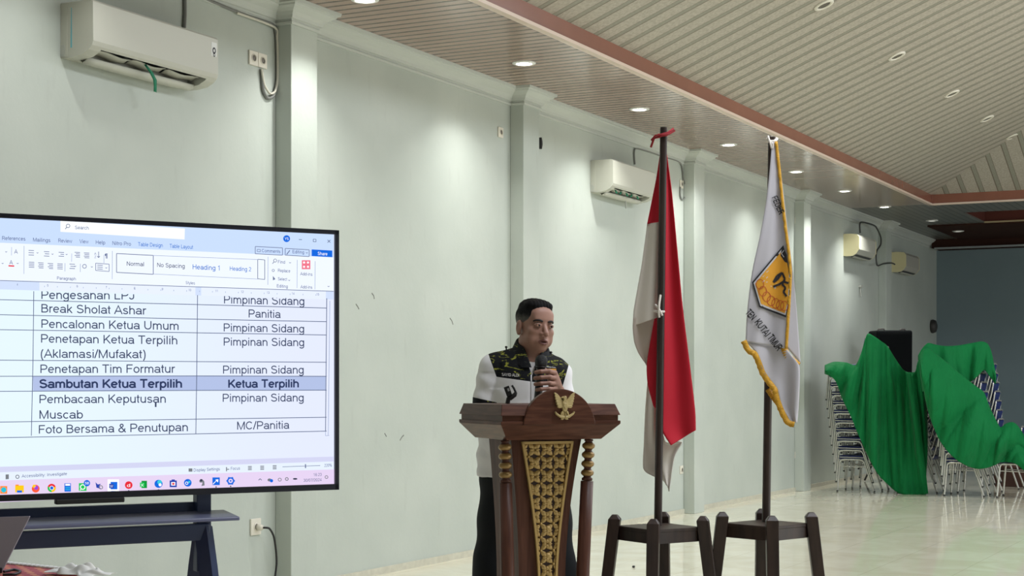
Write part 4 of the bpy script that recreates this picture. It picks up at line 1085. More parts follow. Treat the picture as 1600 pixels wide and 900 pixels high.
# eagle emblem in relief
ec, ez = 0.262, 1.284; es = 0.107/2
em = MB()
def esh(pts, t0=-0.012, mi=0): em.prism([(ec+x*es, ez+z*es) for x, z in pts], t0, -0.005, fr, mi)
for s_ in (-1, 1):
    # wing: five feathers fanning from the shoulder
    for k in range(6):
        f = k/5
        tipx = 0.80-0.12*f*f-0.02*k; tipz = 0.98-1.0*f
        bx_, bz_ = 0.16+0.04*f, 0.30-0.34*f
        dx, dz = tipx-bx_, tipz-bz_; L = math.hypot(dx, dz); nx, nz = -dz/L, dx/L; w = 0.105
        P = [(bx_-nx*w*0.7, bz_-nz*w*0.7), (bx_+dx*0.7-nx*w*1.2, bz_+dz*0.7-nz*w*1.2), (tipx-nx*w*0.4, tipz-nz*w*0.4), (tipx+nx*w*0.3, tipz+nz*w*0.3), (bx_+dx*0.7+nx*w, bz_+dz*0.7+nz*w), (bx_+nx*w*0.7, bz_+nz*w*0.7)]
        esh([(s_*x, z) for x, z in (P if s_ > 0 else P[::-1])], -0.0125-0.0008*k)
    esh([(s_*x, z) for x, z in [(0.12, -0.30), (0.28, -0.42), (0.34, -0.70), (0.24, -0.72), (0.18, -0.55), (0.10, -0.45)][::s_]], -0.016)      # leg
    esh([(s_*x, z) for x, z in [(0.02, -0.72), (0.30, -0.70), (0.66, -0.50), (0.74, -0.38), (0.78, -0.44), (0.68, -0.62), (0.34, -0.86), (0.02, -0.86)][::s_]], -0.018)  # ribbon
    esh([(s_*x, z) for x, z in [(0.02, -0.42), (0.12, -0.44), (0.30, -0.98), (0.16, -1.0), (0.02, -0.94)][::s_]], -0.0125)   # tail
esh([(-0.20, 0.30), (-0.24, 0.0), (-0.16, -0.30), (0, -0.44), (0.16, -0.30), (0.24, 0.0), (0.20, 0.30), (0.10, 0.44), (-0.10, 0.44)][::-1], -0.018)
esh([(-0.13, 0.22), (-0.15, -0.02), (0, -0.22), (0.15, -0.02), (0.13, 0.22)][::-1], -0.021)      # shield
esh([(-0.10, 0.40), (-0.13, 0.62), (-0.05, 0.74), (0.10, 0.72), (0.13, 0.58), (0.10, 0.40)][::-1], -0.018)   # head
esh([(-0.12, 0.72), (-0.28, 0.64), (-0.30, 0.55), (-0.22, 0.58), (-0.10, 0.58)], -0.018)         # beak
em.build('eagle_emblem', mat('emblem_gold', (188, 168, 118), 0.4, 0.1, noise=0.12, nscale=60), lect, bevel=0.0012, seg=1)
# body: a slab with concave tapering sides
BC = 0.241; BF, BB = 0.12, 0.36
def hw(z):
    u = (z-0.608)/(1.15-0.608)
    return 0.082+0.07*max(u, 0)**1.7+(0.05*min(1, -u)**2 if u < 0 else 0)
zs = [0.08+(1.152-0.08)*i/30 for i in range(31)]
poly = [(BC-(0.118+0.034*max(0, (z-0.608)/0.542)**1.6), z) for z in zs]+[(BC+hw(z), z) for z in reversed(zs)]
MB().prism(poly, BF, BB, fr, smooth=False).build('body', M_woodv, lect)
MB().box((BC, 0.23, 0.04), (0.46, 0.40, 0.08)).box((BC, 0.23, 0.09), (0.40, 0.34, 0.03)).build('base', M_wood, lect, bevel=0.004)
# gold frame and lattice
ZT, ZBt = 1.143, 0.16
def gw(z):
    u = (z-0.608)/(1.143-0.608)
    return 0.042+0.070*max(u, 0)**1.45
zs = [ZBt+(ZT-ZBt)*i/30 for i in range(31)]
outer = [(BC-gw(z), z) for z in zs]+[(BC+gw(z), z) for z in reversed(zs)]
MB().prism(outer, BF-0.004, BF+0.002, fr).build('panel_recess', M_recess, lect)
mb = MB(); fw_ = 0.0095
for s_ in (-1, 1):
    for i in range(30):
        z0, z1 = zs[i], zs[i+1]
        P = [(BC+s_*gw(z0), z0), (BC+s_*gw(z1), z1), (BC+s_*(gw(z1)-fw_), z1), (BC+s_*(gw(z0)-fw_), z0)]
        mb.prism(P if s_ < 0 else P[::-1], BF-0.016, BF-0.003, fr)
mb.prism([(BC-gw(ZT), ZT), (BC+gw(ZT), ZT), (BC+gw(ZT-0.01), ZT-0.0105), (BC-gw(ZT-0.01), ZT-0.0105)], BF-0.016, BF-0.003, fr)
mb.build('panel_frame', M_gold, lect)
mb = MB(); cell = 0.0535
def leaf(cx, cz, ang, L, w, y0):
    q = []
    N = 6
    for i in range(N+1):
        u = i/N; q.append((u*L, w*math.sin(math.pi*u**0.8)*0.5))
    low = [(x, -y) for x, y in reversed(q)]
    def put(x, y, dy):
        a = cx+x*math.cos(ang)-y*math.sin(ang); z = cz+x*math.sin(ang)+y*math.cos(ang)
        g_ = gw(z)-fw_*0.8
        return (min(max(a, BC-g_), BC+g_), y0+dy, min(z, ZT-0.008))
    vs = []; fs = []
    mid = [put(x, 0, -0.007*math.sin(math.pi*(0.15+0.7*x/L))) for x, y in q]
    up_ = [put(x, y, 0.003) for x, y in q]; dn = [put(x, -y, 0.003) for x, y in q]
    vs = mid+up_+dn; M_ = N+1
    for i in range(N):
        fs += [(i, M_+i, M_+i+1, i+1), (2*M_+i, i, i+1, 2*M_+i+1)]
    mb.add(vs, fs, 0, True)
nz = int((ZT-ZBt)/cell)
for r in range(nz+1):
    cz = ZT-0.032-r*cell
    for c_ in range(-3, 4):
        cx = BC+(c_)*cell
        if abs(cx-BC) > gw(cz)+cell*0.4: continue
        # rosette of four broad leaves, with small diagonal leaves between neighbours
        for k in range(4):
            leaf(cx, cz, k*math.pi/2+math.pi/4, cell*0.71, cell*0.44, BF-0.006)
        for k in range(4):
            leaf(cx+math.cos(k*math.pi/2+0.25)*0.002, cz, k*math.pi/2, cell*0.38, cell*0.30, BF-0.009)
        if (c_+r) % 2 == 0:
            g_ = gw(cz)-0.018
            if abs(cx-BC) < g_:
                mb.ball((cx+0.006, BF-0.008, cz+0.004), (0.013, 0.007, 0.013), n=10)
for s_ in range(-4, 4):      # pearls where the cells meet
    for r in range(nz+1):
        cx = BC+(s_+0.5)*cell; cz = ZT-0.032-(r+0.5)*cell
        if abs(cx-BC) < gw(cz)-0.014 and cz > ZBt: mb.ball((cx, BF-0.010, cz), (0.0055, 0.005, 0.0055), n=8)
mb.build('carved_lattice', M_gold, lect)
# turned columns
def column(at, ab, b):
    zt = 1.150
    o_ = Vector((at, b, zt)); e_ = Vector((ab, b, 0.10)); ax_ = (e_-Vector((at+(ab-at)*0, b, zt)))
    q = Vector((0, 0, -1)).rotation_difference(ax_.normalized()).to_matrix()
    prof1 = [(0.001, 0.0), (0.016, 0.0), (0.019, -0.005)]
    for k in range(4):
        z = -0.010-k*0.036
        prof1 += [(0.014, z), (0.0165, z-0.004), (0.023, z-0.010), (0.0255, z-0.017), (0.023, z-0.024), (0.0165, z-0.030), (0.014, z-0.033)]
    prof1 += [(0.021, -0.156), (0.022, -0.160), (0.021, -0.166), (0.001, -0.166)]
    prof1 = prof1[::-1]
    t_ = MB().lathe(prof1, o_, 20, 0, q); c_ = t_.build('turned_beads', M_woodv, lect)
    for k in range(4):
        z = -0.010-k*0.036
        MB().lathe([(0.0185, z-0.0055), (0.0240, z-0.010), (0.0265, z-0.017), (0.0240, z-0.024), (0.0185, z-0.0285)], o_, 20, 0, q, True, False).build('gold_bead', M_golddk, lect)
    L = ax_.length
    MB().lathe([(0.001, -L), (0.026, -L), (0.0275, -L*0.6), (0.0255, -0.168), (0.001, -0.166)], o_, 20, 0, q).build('column', M_woodv, lect)
column(0.0547, 0.079, 0.10); column(0.417, 0.365, 0.10)
# gooseneck clip standing on the desk
p_ = lect.matrix_basis @ Vector((0.135, 0.25, 1.291))
t = thing('microphone_clip', 'empty black microphone clip on a short stem on the lectern desk', 'microphone clip', p_, RZ)
MB().tube([(-0.008, 0, 0), (-0.004, 0, 0.02), (0.004, 0, 0.028)], 0.009, 10).build('stem', M_black, t)
mb = MB()
mb.tube([(0.0, 0, 0.02), (0.022, 0, 0.036), (0.026, 0, 0.046)], [0.010, 0.009, 0.006], 8)
mb.box((-0.006, 0, 0.050), (0.022, 0.03, 0.040), 0, Matrix.Rotation(math.radians(-20), 3, 'Y'))
mb.tube([(0.026, 0, 0.044), (0.018, 0, 0.062), (0.010, 0, 0.074)], 0.0045, 8)
mb.build('clip', M_black, t)
MB().box((-0.004, -0.016, 0.056), (0.008, 0.003, 0.012), 0, Matrix.Rotation(math.radians(-20), 3, 'Y')).build('clip_label', mat('clip_grey', (170, 172, 172), 0.4), t)

# ================================================================== FLAG STANDS AND FLAGS
n = NT('dark_brown_stand_wood', 0.42, 0.4)
c = n.mix(n.ramp(n.noise(2, 5, sc3=(14, 14, 2)), 0.3, 0.7), (42, 32, 28), (60, 46, 40)); n.color(c)
M_stool = n.m
def stool(cx_px, d, zseat, rot, label, ptop, pbot, pr):
    X = (cx_px-800)/F*d; p = cam2w(X, d)
    t = thing('flag_stand', label, 'flag stand', (p.x, p.y, 0), RZ, 'four legged flag stands')
    cs = [(0.193*math.cos(rot+k*math.pi/2), 0.193*math.sin(rot+k*math.pi/2)) for k in range(4)]
    ins = 0.985
    mb = MB(); P = [(x*ins, y*ins) for x, y in cs]
    mb.prism(P, zseat-0.014, zseat, lambda a, b, q: (a, b, q)); mb.build('seat', M_stool, t, bevel=0.003)
    for k in range(4):
        a, b = Vector(cs[k]), Vector(cs[(k+1) % 4]); dd = (b-a).normalized(); nn_ = Vector((-dd.y, dd.x))
        a2, b2 = a*0.97, b*0.97
        MB().prism([tuple(a2), tuple(b2), tuple(b2+nn_*0.022), tuple(a2+nn_*0.022)], zseat-0.062, zseat-0.012, lambda u, v, q: (u, v, q)).build('apron', M_stool, t)
    for k, (x, y) in enumerate(cs):
        o = Vector((x, y)).normalized()
        tp = Vector((x, y)); bt = tp+o*0.095
        w0 = 0.0275
        dirs = [Vector((math.cos(rot+math.pi/4+j*math.pi/2), math.sin(rot+math.pi/4+j*math.pi/2))) for j in range(4)]
        ring = lambda c, w, z: [tuple(c+q*w*1.35)+(z,) for q in dirs]
        zt = zseat+0.028
        vs = ring(bt, w0*0.92, 0.0)+ring(tp, w0, zt)+ring(tp, w0*0.45, zt+0.020)
        fs = [(3, 2, 1, 0), (8, 9, 10, 11)]+[(i, (i+1) % 4, 4+(i+1) % 4, 4+i) for i in range(4)]+[(4+i, 4+(i+1) % 4, 8+(i+1) % 4, 8+i) for i in range(4)]
        MB().add(vs, fs).build('leg', M_stool, t, bevel=0.003)
    pt = loc_cam(ptop[0], ptop[1], ptop[2], X, d); pb_ = loc_cam(pbot[0], pbot[1], pbot[2], X, d)
    pb_ = (pb_[0], pb_[1], zseat-0.01)
    mb = MB(); mb.tube([pb_, pt], [pr, pr*0.9], 12); mb.build('pole', M_stool, t)
    return t, X
S1, S1X = stool(1029, 7.0, 0.748, math.radians(-11.7), 'dark wooden flag stand with the red and white flag, nearer the lectern', (1037, 199, 6.99), (1028, 815, 7.03), 0.0175)
S2, S2X = stool(1198, 7.0, 0.762, math.radians(-2.5), 'dark wooden flag stand with the white fringed flag, right of the other stand', (1206, 214, 7.03), (1197, 806, 7.05), 0.0185)

n = NT('flag_red_cloth', 0.75, 0.2); n.color(n.mix(n.noise(3, 3), (186, 32, 50), (198, 38, 56))); n.b.inputs['Sheen Weight'].default_value = 0.1
M_fred = n.m
M_fwhite = mat('flag_white_cloth', (226, 220, 212), 0.75, spec=0.2, noise=0.04, nscale=4)
M_fgrey = mat('flag_white_shaded', (192, 180, 170), 0.75, spec=0.2, noise=0.05, nscale=4)  # greyer copy of the white cloth, shade of the underside in its colour
def sheet(mb, Lp, Rp, dfn, nu=14, nv=40, mi=0, base=0, d0=0):
    rows = []
    for j in range(nv+1):
        a = interp(Lp, j/nv); b = interp(Rp, j/nv); r = []
        for i in range(nu+1):
            u = i/nu; x = a[0]+(b[0]-a[0])*u; y = a[1]+(b[1]-a[1])*u
            r.append(loc_cam(x, y, dfn(x, y, u, j/nv), base, d0))
        rows.append(r)
    mb.grid(rows, mi)
PX = lambda y: 1037-(y-199)*9/616              # pole 1 in the photograph
f1 = thing('flag', 'red and white flag hanging folded from the left pole', 'flag', (S1.location.x, S1.location.y, 0), RZ)
wav = lambda u, a, k, ph=0: a*math.sin(u*k+ph)
dz1 = lambda x, y: 6.995+(y-199)*0.00006
mb = MB()
# right hand red fall, swelling in front of the pole line
sheet(mb, [(1035, 232), (1037, 300), (1034, 400), (1032, 500), (1031, 600), (1031, 664), (1048, 696)], [(1041, 232), (1050, 300), (1059, 395), (1067, 480), (1078, 570), (1086, 640), (1087, 672)],
      lambda x, y, u, v: dz1(x, y)+0.022+0.03*u*v-wav(u, 0.016*min(1, v*3), 6.5, 0.6+v), 18, 44, 0, S1X, 7.0)
mb.build('red_field', M_fred, f1, solid=0.003)
mb = MB()
sheet(mb, [(1033, 232), (1026, 275), (1019, 310), (1011, 350)], [(1038, 232), (1038, 275), (1037, 310), (1036, 346)],
      lambda x, y, u, v: dz1(x, y)+0.020+0.02*(1-u)+wav(u, 0.010*v, 5), 10, 24, 0, S1X, 7.0)
mb.build('red_fold', M_fred, f1, solid=0.003)
mb = MB()
sheet(mb, [(1024, 491), (1016, 535), (1010.5, 570), (1012, 600), (1021, 634)], [(1035, 490), (1035, 530), (1035, 570), (1035, 610), (1034, 650)],
      lambda x, y, u, v: dz1(x, y)+0.024+0.012*(1-u), 8, 24, 0, S1X, 7.0)
mb.build('red_fold', M_fred, f1, solid=0.003)
mb = MB()
sheet(mb, [(1011, 350), (1003, 410), (996, 450), (990, 485), (988.5, 510)], [(1036, 346), (1035, 400), (1034, 450), (1033, 490), (1033, 494)],
      lambda x, y, u, v: dz1(x, y)+0.026+0.014*(1-u)+wav(u, 0.012, 6.5, 1), 14, 30, 0, S1X, 7.0)
mb.build('white_fold', M_fwhite, f1, solid=0.003)
mb = MB()
sheet(mb, [(989.5, 497), (988.5, 512), (991, 535), (998, 553), (1009.5, 570)], [(1026, 486), (1026, 505), (1022, 530), (1017, 550), (1010.5, 571)],
      lambda x, y, u, v: dz1(x, y)+0.044+0.01*u+wav(u, 0.008, 5), 12, 20, 0, S1X, 7.0)
mb.build('white_underside', M_fgrey, f1, solid=0.003)
mb = MB()
sheet(mb, [(1012, 590), (1008, 640), (1006, 690), (1005, 732), (1020, 744), (1038, 750)], [(1034, 600), (1034, 650), (1040, 690), (1066, 690), (1054, 715), (1046, 768)],
      lambda x, y, u, v: dz1(x, y)+0.055-0.012*u+wav(u, 0.012, 9, 0.5), 18, 30, 0, S1X, 7.0)
mb.build('white_field', M_fwhite, f1, solid=0.003)
# ties
def L1(px, py, d): return loc_cam(px, py, d, S1X, 7.0)
t = tag(MB().tube([L1(1018, 219, 6.99), L1(1024, 212, 6.97), L1(1034, 210, 6.965), L1(1044, 207, 6.97), L1(1052, 201, 6.98), L1(1054, 204, 6.985), L1(1046, 209, 6.968), L1(1036, 211, 6.963), L1(1030, 214, 6.97), L1(1022, 216, 6.98), L1(1017, 230, 7.0)], 0.005, 6)
        .tube([L1(1029, 210, 7.01), L1(1032, 212, 6.968), L1(1042, 211, 6.968), L1(1044, 209, 7.01)], 0.005, 6).build('red_tie', mat('red_cord', (150, 24, 36), 0.7)), 'red cord tied round the top of the left flag pole', 'cord')
t.location = S1.location; t.rotation_euler = (0, 0, RZ)
t = tag(MB().tube([L1(1032, 461, 6.98), L1(1030, 474, 6.965), L1(1029, 488, 6.965), L1(1030, 496, 6.97)], 0.005, 6).tube([L1(1024, 476, 6.985), L1(1030, 483, 6.965), L1(1035, 493, 6.97)], 0.005, 6)
        .tube([L1(1022, 486, 7.0), L1(1030, 487, 6.966), L1(1038, 487, 6.99)], 0.005, 6).build('white_tie', M_fwhite), 'white cord tied round the middle of the left flag pole', 'cord')
t.location = S1.location; t.rotation_euler = (0, 0, RZ)

# ---- white fringed flag
f2 = thing('flag', 'white flag with yellow fringe, lettering and shield emblem on the right pole', 'flag', (S2.location.x, S2.location.y, 0), RZ)
LAe = [(1206, 222), (1202, 270), (1196, 320), (1187, 370), (1177, 415), (1171, 455), (1167, 495), (1165, 534)]
RAe = [(1213, 221), (1218, 265), (1222, 305), (1227, 350), (1233, 395), (1235.5, 430), (1233, 480), (1229, 545)]
def edgex(E_, y):
    for (x0, y0), (x1, y1) in zip(E_, E_[1:]):
        if y0 <= y <= y1: return x0+(x1-x0)*(y-y0)/(y1-y0)
    return E_[0][0] if y < E_[0][1] else E_[-1][0]
def dF(x, y):
    u = (x-edgex(LAe, y))/max(6, edgex(RAe, y)-edgex(LAe, y))
    v = min(1, max(0, (y-222)/310))
    return 6.995-0.03*v-0.018*min(1, v*2)*math.sin(u*5.2+0.5+v*0.8)-0.006*math.sin(u*13+v*4)*v
mb = MB()
sheet(mb, LAe, RAe, lambda x, y, u, v: dF(x, y), 22, 60, 0, S2X, 7.0)
sheet(mb, [(1165, 534), (1182, 552), (1194, 583), (1214, 609), (1222, 636), (1238, 660)], [(1229, 545), (1237, 556), (1249, 572), (1249.5, 600), (1248, 635), (1246, 660)], lambda x, y, u, v: dF(x, min(y, 534))+0.004+0.01*u-0.010*math.sin(u*7+v*3)*v, 16, 30, 0, S2X, 7.0)
n = NT('white_flag_satin', 0.5, 0.3); n.color(n.mix(n.noise(2.5, 3), (180, 178, 186), (190, 188, 194))); M_f2 = n.m
mb.build('white_field', M_f2, f2, solid=0.003, off=1)
mb = MB()
sheet(mb, [(1215, 240), (1222, 300), (1228, 360), (1233, 420), (1231, 480), (1227, 540)], [(1217, 240), (1224, 300), (1231, 360), (1238.5, 420), (1245, 490), (1250.5, 568)], lambda x, y, u, v: 7.012-0.012*v+0.016*u*math.sin(3+v*5), 8, 40, 0, S2X, 7.0)
mb.build('back_fold', M_f2, f2, solid=0.003)
M_fringe = mat('yellow_fringe', (208, 156, 40), 0.6, noise=0.25, nscale=70, bump=0.4, bscale=160)
mb = MB()
def strip(P, w0, w1, dfn, off):
    N = 50; rows = []
    for i in range(N+1):
        x, y = interp(P, i/N); x2, y2 = interp(P, min(1, (i+0.5)/N)); x1, y1 = interp(P, max(0, (i-0.5)/N))
        dx, dy = x2-x1, y2-y1; L = math.hypot(dx, dy) or 1; nx, ny = dy/L, -dx/L; k = w1+0.5*math.sin(i*2.3)
        rows.append([loc_cam(x+nx*w0, y+ny*w0, dfn(x, y)-off, S2X, 7.0), loc_cam(x-nx*k, y-ny*k, dfn(x, y)-off-0.003*math.sin(i*1.7), S2X, 7.0)])
    mb.grid(rows)
strip(RAe, 2.0, 2.6, dF, 0.006)
strip([(1165, 531), (1172, 545), (1182, 551), (1189, 566), (1195, 582), (1205, 596), (1214, 608), (1218, 624), (1224, 640), (1233, 657), (1242, 660)], 1, 8, lambda x, y: dF(x, min(y, 534))+0.002, 0.004)
strip([(1229, 541), (1233, 552), (1241, 560), (1250.5, 568)], 1, 9.5, lambda x, y: 6.985, 0.004)
strip([(1203, 606), (1211, 618), (1219, 628)], 0, 8, lambda x, y: 7.0, -0.002)
mb.build('fringe', M_fringe, f2, solid=0.003)
# emblem and lettering lie on the cloth
def onF(mb, pts, lay, mi=0):
    """fan of small triangles following the cloth"""
    cx = sum(p[0] for p in pts)/len(pts); cy = sum(p[1] for p in pts)/len(pts)
    dense = []
    for (x0, y0), (x1, y1) in zip(pts, pts[1:]+pts[:1]):
        for i in range(6): dense.append((x0+(x1-x0)*i/6, y0+(y1-y0)*i/6))
    vs = []; R_ = 6; nD = len(dense)
    for r in range(R_+1):
        for x, y in dense:
            q = (cx+(x-cx)*r/R_, cy+(y-cy)*r/R_)
            vs.append(loc_cam(q[0], q[1], dF(*q)-0.0052-0.0006*lay, S2X, 7.0))
    mb.add(vs, [(r*nD+i, r*nD+(i+1) % nD, (r+1)*nD+(i+1) % nD, (r+1)*nD+i) for r in range(R_) for i in range(nD)], mi, True)
def lineF(mb, P, w, lay, mi=0, closed=False):
    Q = P+[P[0]] if closed else P
    for (x0, y0), (x1, y1) in zip(Q, Q[1:]):
        dx, dy = x1-x0, y1-y0; L = math.hypot(dx, dy) or 1; nx, ny = -dy/L*w/2, dx/L*w/2; N = max(1, int(L/4))
        rows = [[loc_cam(x0+dx*i/N+s_*nx, y0+dy*i/N+s_*ny, dF(x0+dx*i/N+s_*nx, y0+dy*i/N+s_*ny)-0.0052-0.0006*lay, S2X, 7.0) for s_ in (-1, 1)] for i in range(N+1)]
        mb.grid(rows, mi)
eb = MB()
shield = [(1224, 383), (1175, 441), (1186.5, 480), (1228, 496), (1233, 470), (1235, 430)]
onF(eb, shield, 1, 0)
sin_ = [(1222.5, 388), (1177.5, 442), (1188, 477.5), (1227.5, 492.5), (1232, 470), (1233.8, 430)]
onF(eb, sin_, 2, 1)
sin2 = [(1221, 393), (1180, 443), (1189.5, 475), (1226.5, 489.5), (1231, 470), (1233, 430), (1230, 410)]
onF(eb, sin2, 3, 2)
onF(eb, [(1224, 386), (1211, 400), (1219, 398.5), (1226, 409), (1230.5, 411), (1229, 398)], 4, 0)
lineF(eb, [(1225, 391), (1221, 396), (1225, 402)], 1.2, 5, 1)
for k in range(7):
    cx_, cy_ = [(1187.5, 444), (1192, 455), (1198, 463.5), (1205, 470), (1212, 474), (1219, 477), (1225.5, 478)][k]
    lineF(eb, [(cx_+6*math.cos(q*math.pi/9), cy_+7.6*math.sin(q*math.pi/9)) for q in range(18)], 0.9, 6, 3, True)
fig = [[(1222, 426), (1214, 431), (1208.5, 441), (1215, 436), (1222, 426), (1226.5, 436), (1222, 444)], [(1208, 448), (1218, 444), (1224, 440), (1232, 442.5)], [(1222, 444), (1227.5, 450), (1224, 456), (1229, 463)]]
for P in fig: lineF(eb, P, 3.2, 7, 0)
eb.build('shield_emblem', [mat('emblem_black', (26, 26, 32), 0.6), mat('emblem_white', (190, 188, 192), 0.6), mat('emblem_yellow', (212, 150, 34), 0.6, noise=0.08, nscale=8), mat('emblem_red', (176, 62, 30), 0.6)], f2)
lb = MB()
def textF(body, x0, y0, x1, y1, cap, pw=None):
    vs, fs = text_geo(body, True)
    a0 = min(v[0] for v in vs); a1 = max(v[0] for v in vs)
    dx, dy = x1-x0, y1-y0; L = math.hypot(dx, dy); ux, uy = dx/L, dy/L
    out = []
    for v in vs:
        s_ = (v[0]-a0)/(a1-a0)*L; h_ = v[1]/CAP*cap
        x = x0+ux*s_+uy*h_; y = y0+uy*s_-ux*h_
        out.append(loc_cam(x, y, dF(x, y)-0.0052-0.0006*4, S2X, 7.0))
    lb.add(out, fs)
textF('FEDER', 1205.5, 309, 1217.5, 336, 9.5)
lb.build('lettering', M_black, f2); lb = MB(); textF('TEN', 1164, 489.5, 1174.5, 501, 11); lb.build('lettering', M_black, f2); lb = MB(); textF('KUTAI', 1178.5, 504, 1196, 527, 11); lb.build('lettering', M_black, f2); lb = MB(); textF('TIMUR', 1198.5, 528.5, 1214.5, 549, 11.5)
lb.build('lettering', M_black, f2)
def L2(px, py, d): return loc_cam(px, py, d, S2X, 7.0)
t = tag(MB().tube([L2(1199, 217, 7.03), L2(1202, 221, 7.0), L2(1210, 221, 7.0), L2(1214, 217, 7.03), L2(1206, 215, 7.06), L2(1199, 217, 7.03)], 0.007, 6).tube([L2(1201, 216, 7.02), L2(1200, 213, 7.01), L2(1203, 222, 6.995), L2(1206, 232, 6.995)], 0.005, 6)
        .tube([L2(1204, 220, 6.998), L2(1208, 226, 6.992), L2(1207, 232, 6.992)], 0.004, 6).build('white_tie', M_fwhite), 'white cord knotted at the top of the right flag pole', 'cord')
t.location = S2.location; t.rotation_euler = (0, 0, RZ)
# ================================================================== PERSON AT THE LECTERN
PD0 = 7.0; PXB = 20/F*PD0
p = cam2w(PXB, PD0)
man = thing('person', 'person in white shirt with dark patterned shoulders speaking into a microphone behind the lectern', 'person', (p.x, p.y, 0), RZ)
psi, roll, pit = math.radians(28.5), math.radians(5), math.radians(4)
RM = Matrix.Rotation(psi, 3, 'Z') @ Matrix.Rotation(roll, 3, 'Y') @ Matrix.Rotation(pit, 3, 'X')
HM = np.array(RM @ Matrix(((1, 0, 0), (0, -1, 0), (0, 0, 1))))
HO = np.array([0.045, 0.0, 1.622])
def hpt(x, y, z): return HO+HM@np.array([x, y, z])

def rng(*segs):
    out = []
    for a, b, s_ in segs: out += list(np.arange(a, b-1e-6, s_))
    return np.array(out+[segs[-1][1]])
B = Sculpt(rng((-0.36, -0.08, 0.012), (-0.08, 0.205, 0.0028), (0.205, 0.30, 0.012)),
           rng((-0.31, 0.125, 0.003), (0.125, 0.24, 0.012)),
           rng((0.0, 1.27, 0.015), (1.27, 1.765, 0.0028)))
H = dict(M=HM, O=HO)
# skull and face
B.ell((0, -0.014, 0.036), (0.074, 0.092, 0.080), 0.0, **H)
B.ell((0, 0.022, -0.024), (0.0635, 0.066, 0.088), 0.02, **H)
B.ell((0, 0.034, -0.070), (0.050, 0.046, 0.040), 0.02, **H)
B.ell((0, 0.064, -0.094), (0.020, 0.016, 0.015), 0.016, **H)
for s_ in (-1, 1):
    B.ell((s_*0.040, 0.058, -0.022), (0.022, 0.020, 0.018), 0.016, **H)
    B.ell((s_*0.040, 0.046, -0.056), (0.024, 0.026, 0.026), 0.018, **H)
    B.ell((s_*0.052, 0.005, -0.066), (0.016, 0.028, 0.024), 0.02, **H)
B.ell((0, 0.072, 0.030), (0.046, 0.014, 0.012), 0.014, **H)
B.ell((0, 0.060, 0.052), (0.050, 0.022, 0.03), 0.02, **H)
for s_ in (-1, 1):
    B.ell((s_*0.031, 0.094, 0.008), (0.017, 0.013, 0.0085), 0.010, 's', **H)
# nose
B.cap((0, 0.080, 0.012), (0, 0.1035, -0.024), 0.0075, 0.0105, 0.010, **H)
B.ell((0, 0.103, -0.029), (0.0115, 0.0105, 0.009), 0.006, **H)
for s_ in (-1, 1):
    B.ell((s_*0.0125, 0.092, -0.0315), (0.0085, 0.0105, 0.0075), 0.005, **H)
    B.ell((s_*0.0065, 0.100, -0.0385), (0.0035, 0.0045, 0.003), 0.002, 's', **H)
# eyelids
for s_ in (-1, 1):
    c = s_*0.031
    arc = [(-0.0155, 0.0775, 0.0075), (-0.008, 0.0855, 0.0100), (0.0, 0.0885, 0.0108), (0.008, 0.0865, 0.0100), (0.0150, 0.080, 0.0075)]
    for a, b in zip(arc, arc[1:]): B.cap((c+a[0], a[1], a[2]), (c+b[0], b[1], b[2]), 0.0029, None, 0.004, **H)
    arc = [(-0.0145, 0.0785, 0.0035), (-0.006, 0.0860, 0.0018), (0.006, 0.0860, 0.0018), (0.0140, 0.0805, 0.004)]
    for a, b in zip(arc, arc[1:]): B.cap((c+a[0], a[1], a[2]), (c+b[0], b[1], b[2]), 0.0030, None, 0.004, **H)
# mouth, slightly open
B.ell((0, 0.072, -0.064), (0.028, 0.022, 0.020), 0.014, **H)
up = [(-0.024, 0.080, -0.0640), (-0.012, 0.0895, -0.0590), (-0.004, 0.0935, -0.0570), (0.004, 0.0935, -0.0570), (0.012, 0.0895, -0.0590), (0.024, 0.080, -0.0640)]
lo = [(-0.023, 0.079, -0.0660), (-0.010, 0.0885, -0.0725), (0.0, 0.0905, -0.0740), (0.010, 0.0885, -0.0725), (0.023, 0.079, -0.0660)]
for a, b in zip(up, up[1:]): B.cap(a, b, 0.0042, None, 0.004, **H)
for a, b in zip(lo, lo[1:]): B.cap(a, b, 0.0052, None, 0.004, **H)
B.ell((0, 0.094, -0.0650), (0.017, 0.016, 0.0030), 0.002, 's', **H)
# ears
for s_ in (-1, 1):
    B.ell((s_*0.077, -0.006, -0.010), (0.010, 0.019, 0.031), 0.006, **H)
    B.ell((s_*0.088, 0.000, -0.006), (0.007, 0.010, 0.019), 0.004, 's', **H)
    B.ell((s_*0.076, -0.002, -0.036), (0.008, 0.010, 0.010), 0.005, **H)
# neck and body
B.cap((0.034, 0.022, 1.575), (0.020, 0.022, 1.46), 0.056, 0.062, 0.025)
B.cap((0.040, -0.005, 1.54), (0.030, -0.005, 1.47), 0.045, 0.055, 0.02)
B.ell((0.005, 0.015, 1.33), (0.160, 0.095, 0.17), 0.03)
B.ell((0, 0.01, 1.10), (0.165, 0.105, 0.22), 0.05)
B.cap((-0.12, 0.015, 1.435), (0.135, 0.02, 1.415), 0.045, None, 0.04)
B.ell((0, 0.015, 0.95), (0.16, 0.105, 0.13), 0.05)
for s_, kx, ax_ in ((-1, -0.125, -0.135), (1, 0.125, 0.135)):
    B.cap((s_*0.085, 0.015, 0.93), (kx, 0.0, 0.50), 0.080, 0.052, 0.03)
    B.cap((kx, 0.0, 0.50), (ax_, 0.03, 0.10), 0.054, 0.038, 0.03)
    B.cap((ax_, 0.03, 0.07), (ax_*1.15, -0.12, 0.045), 0.035, 0.03, 0.03)
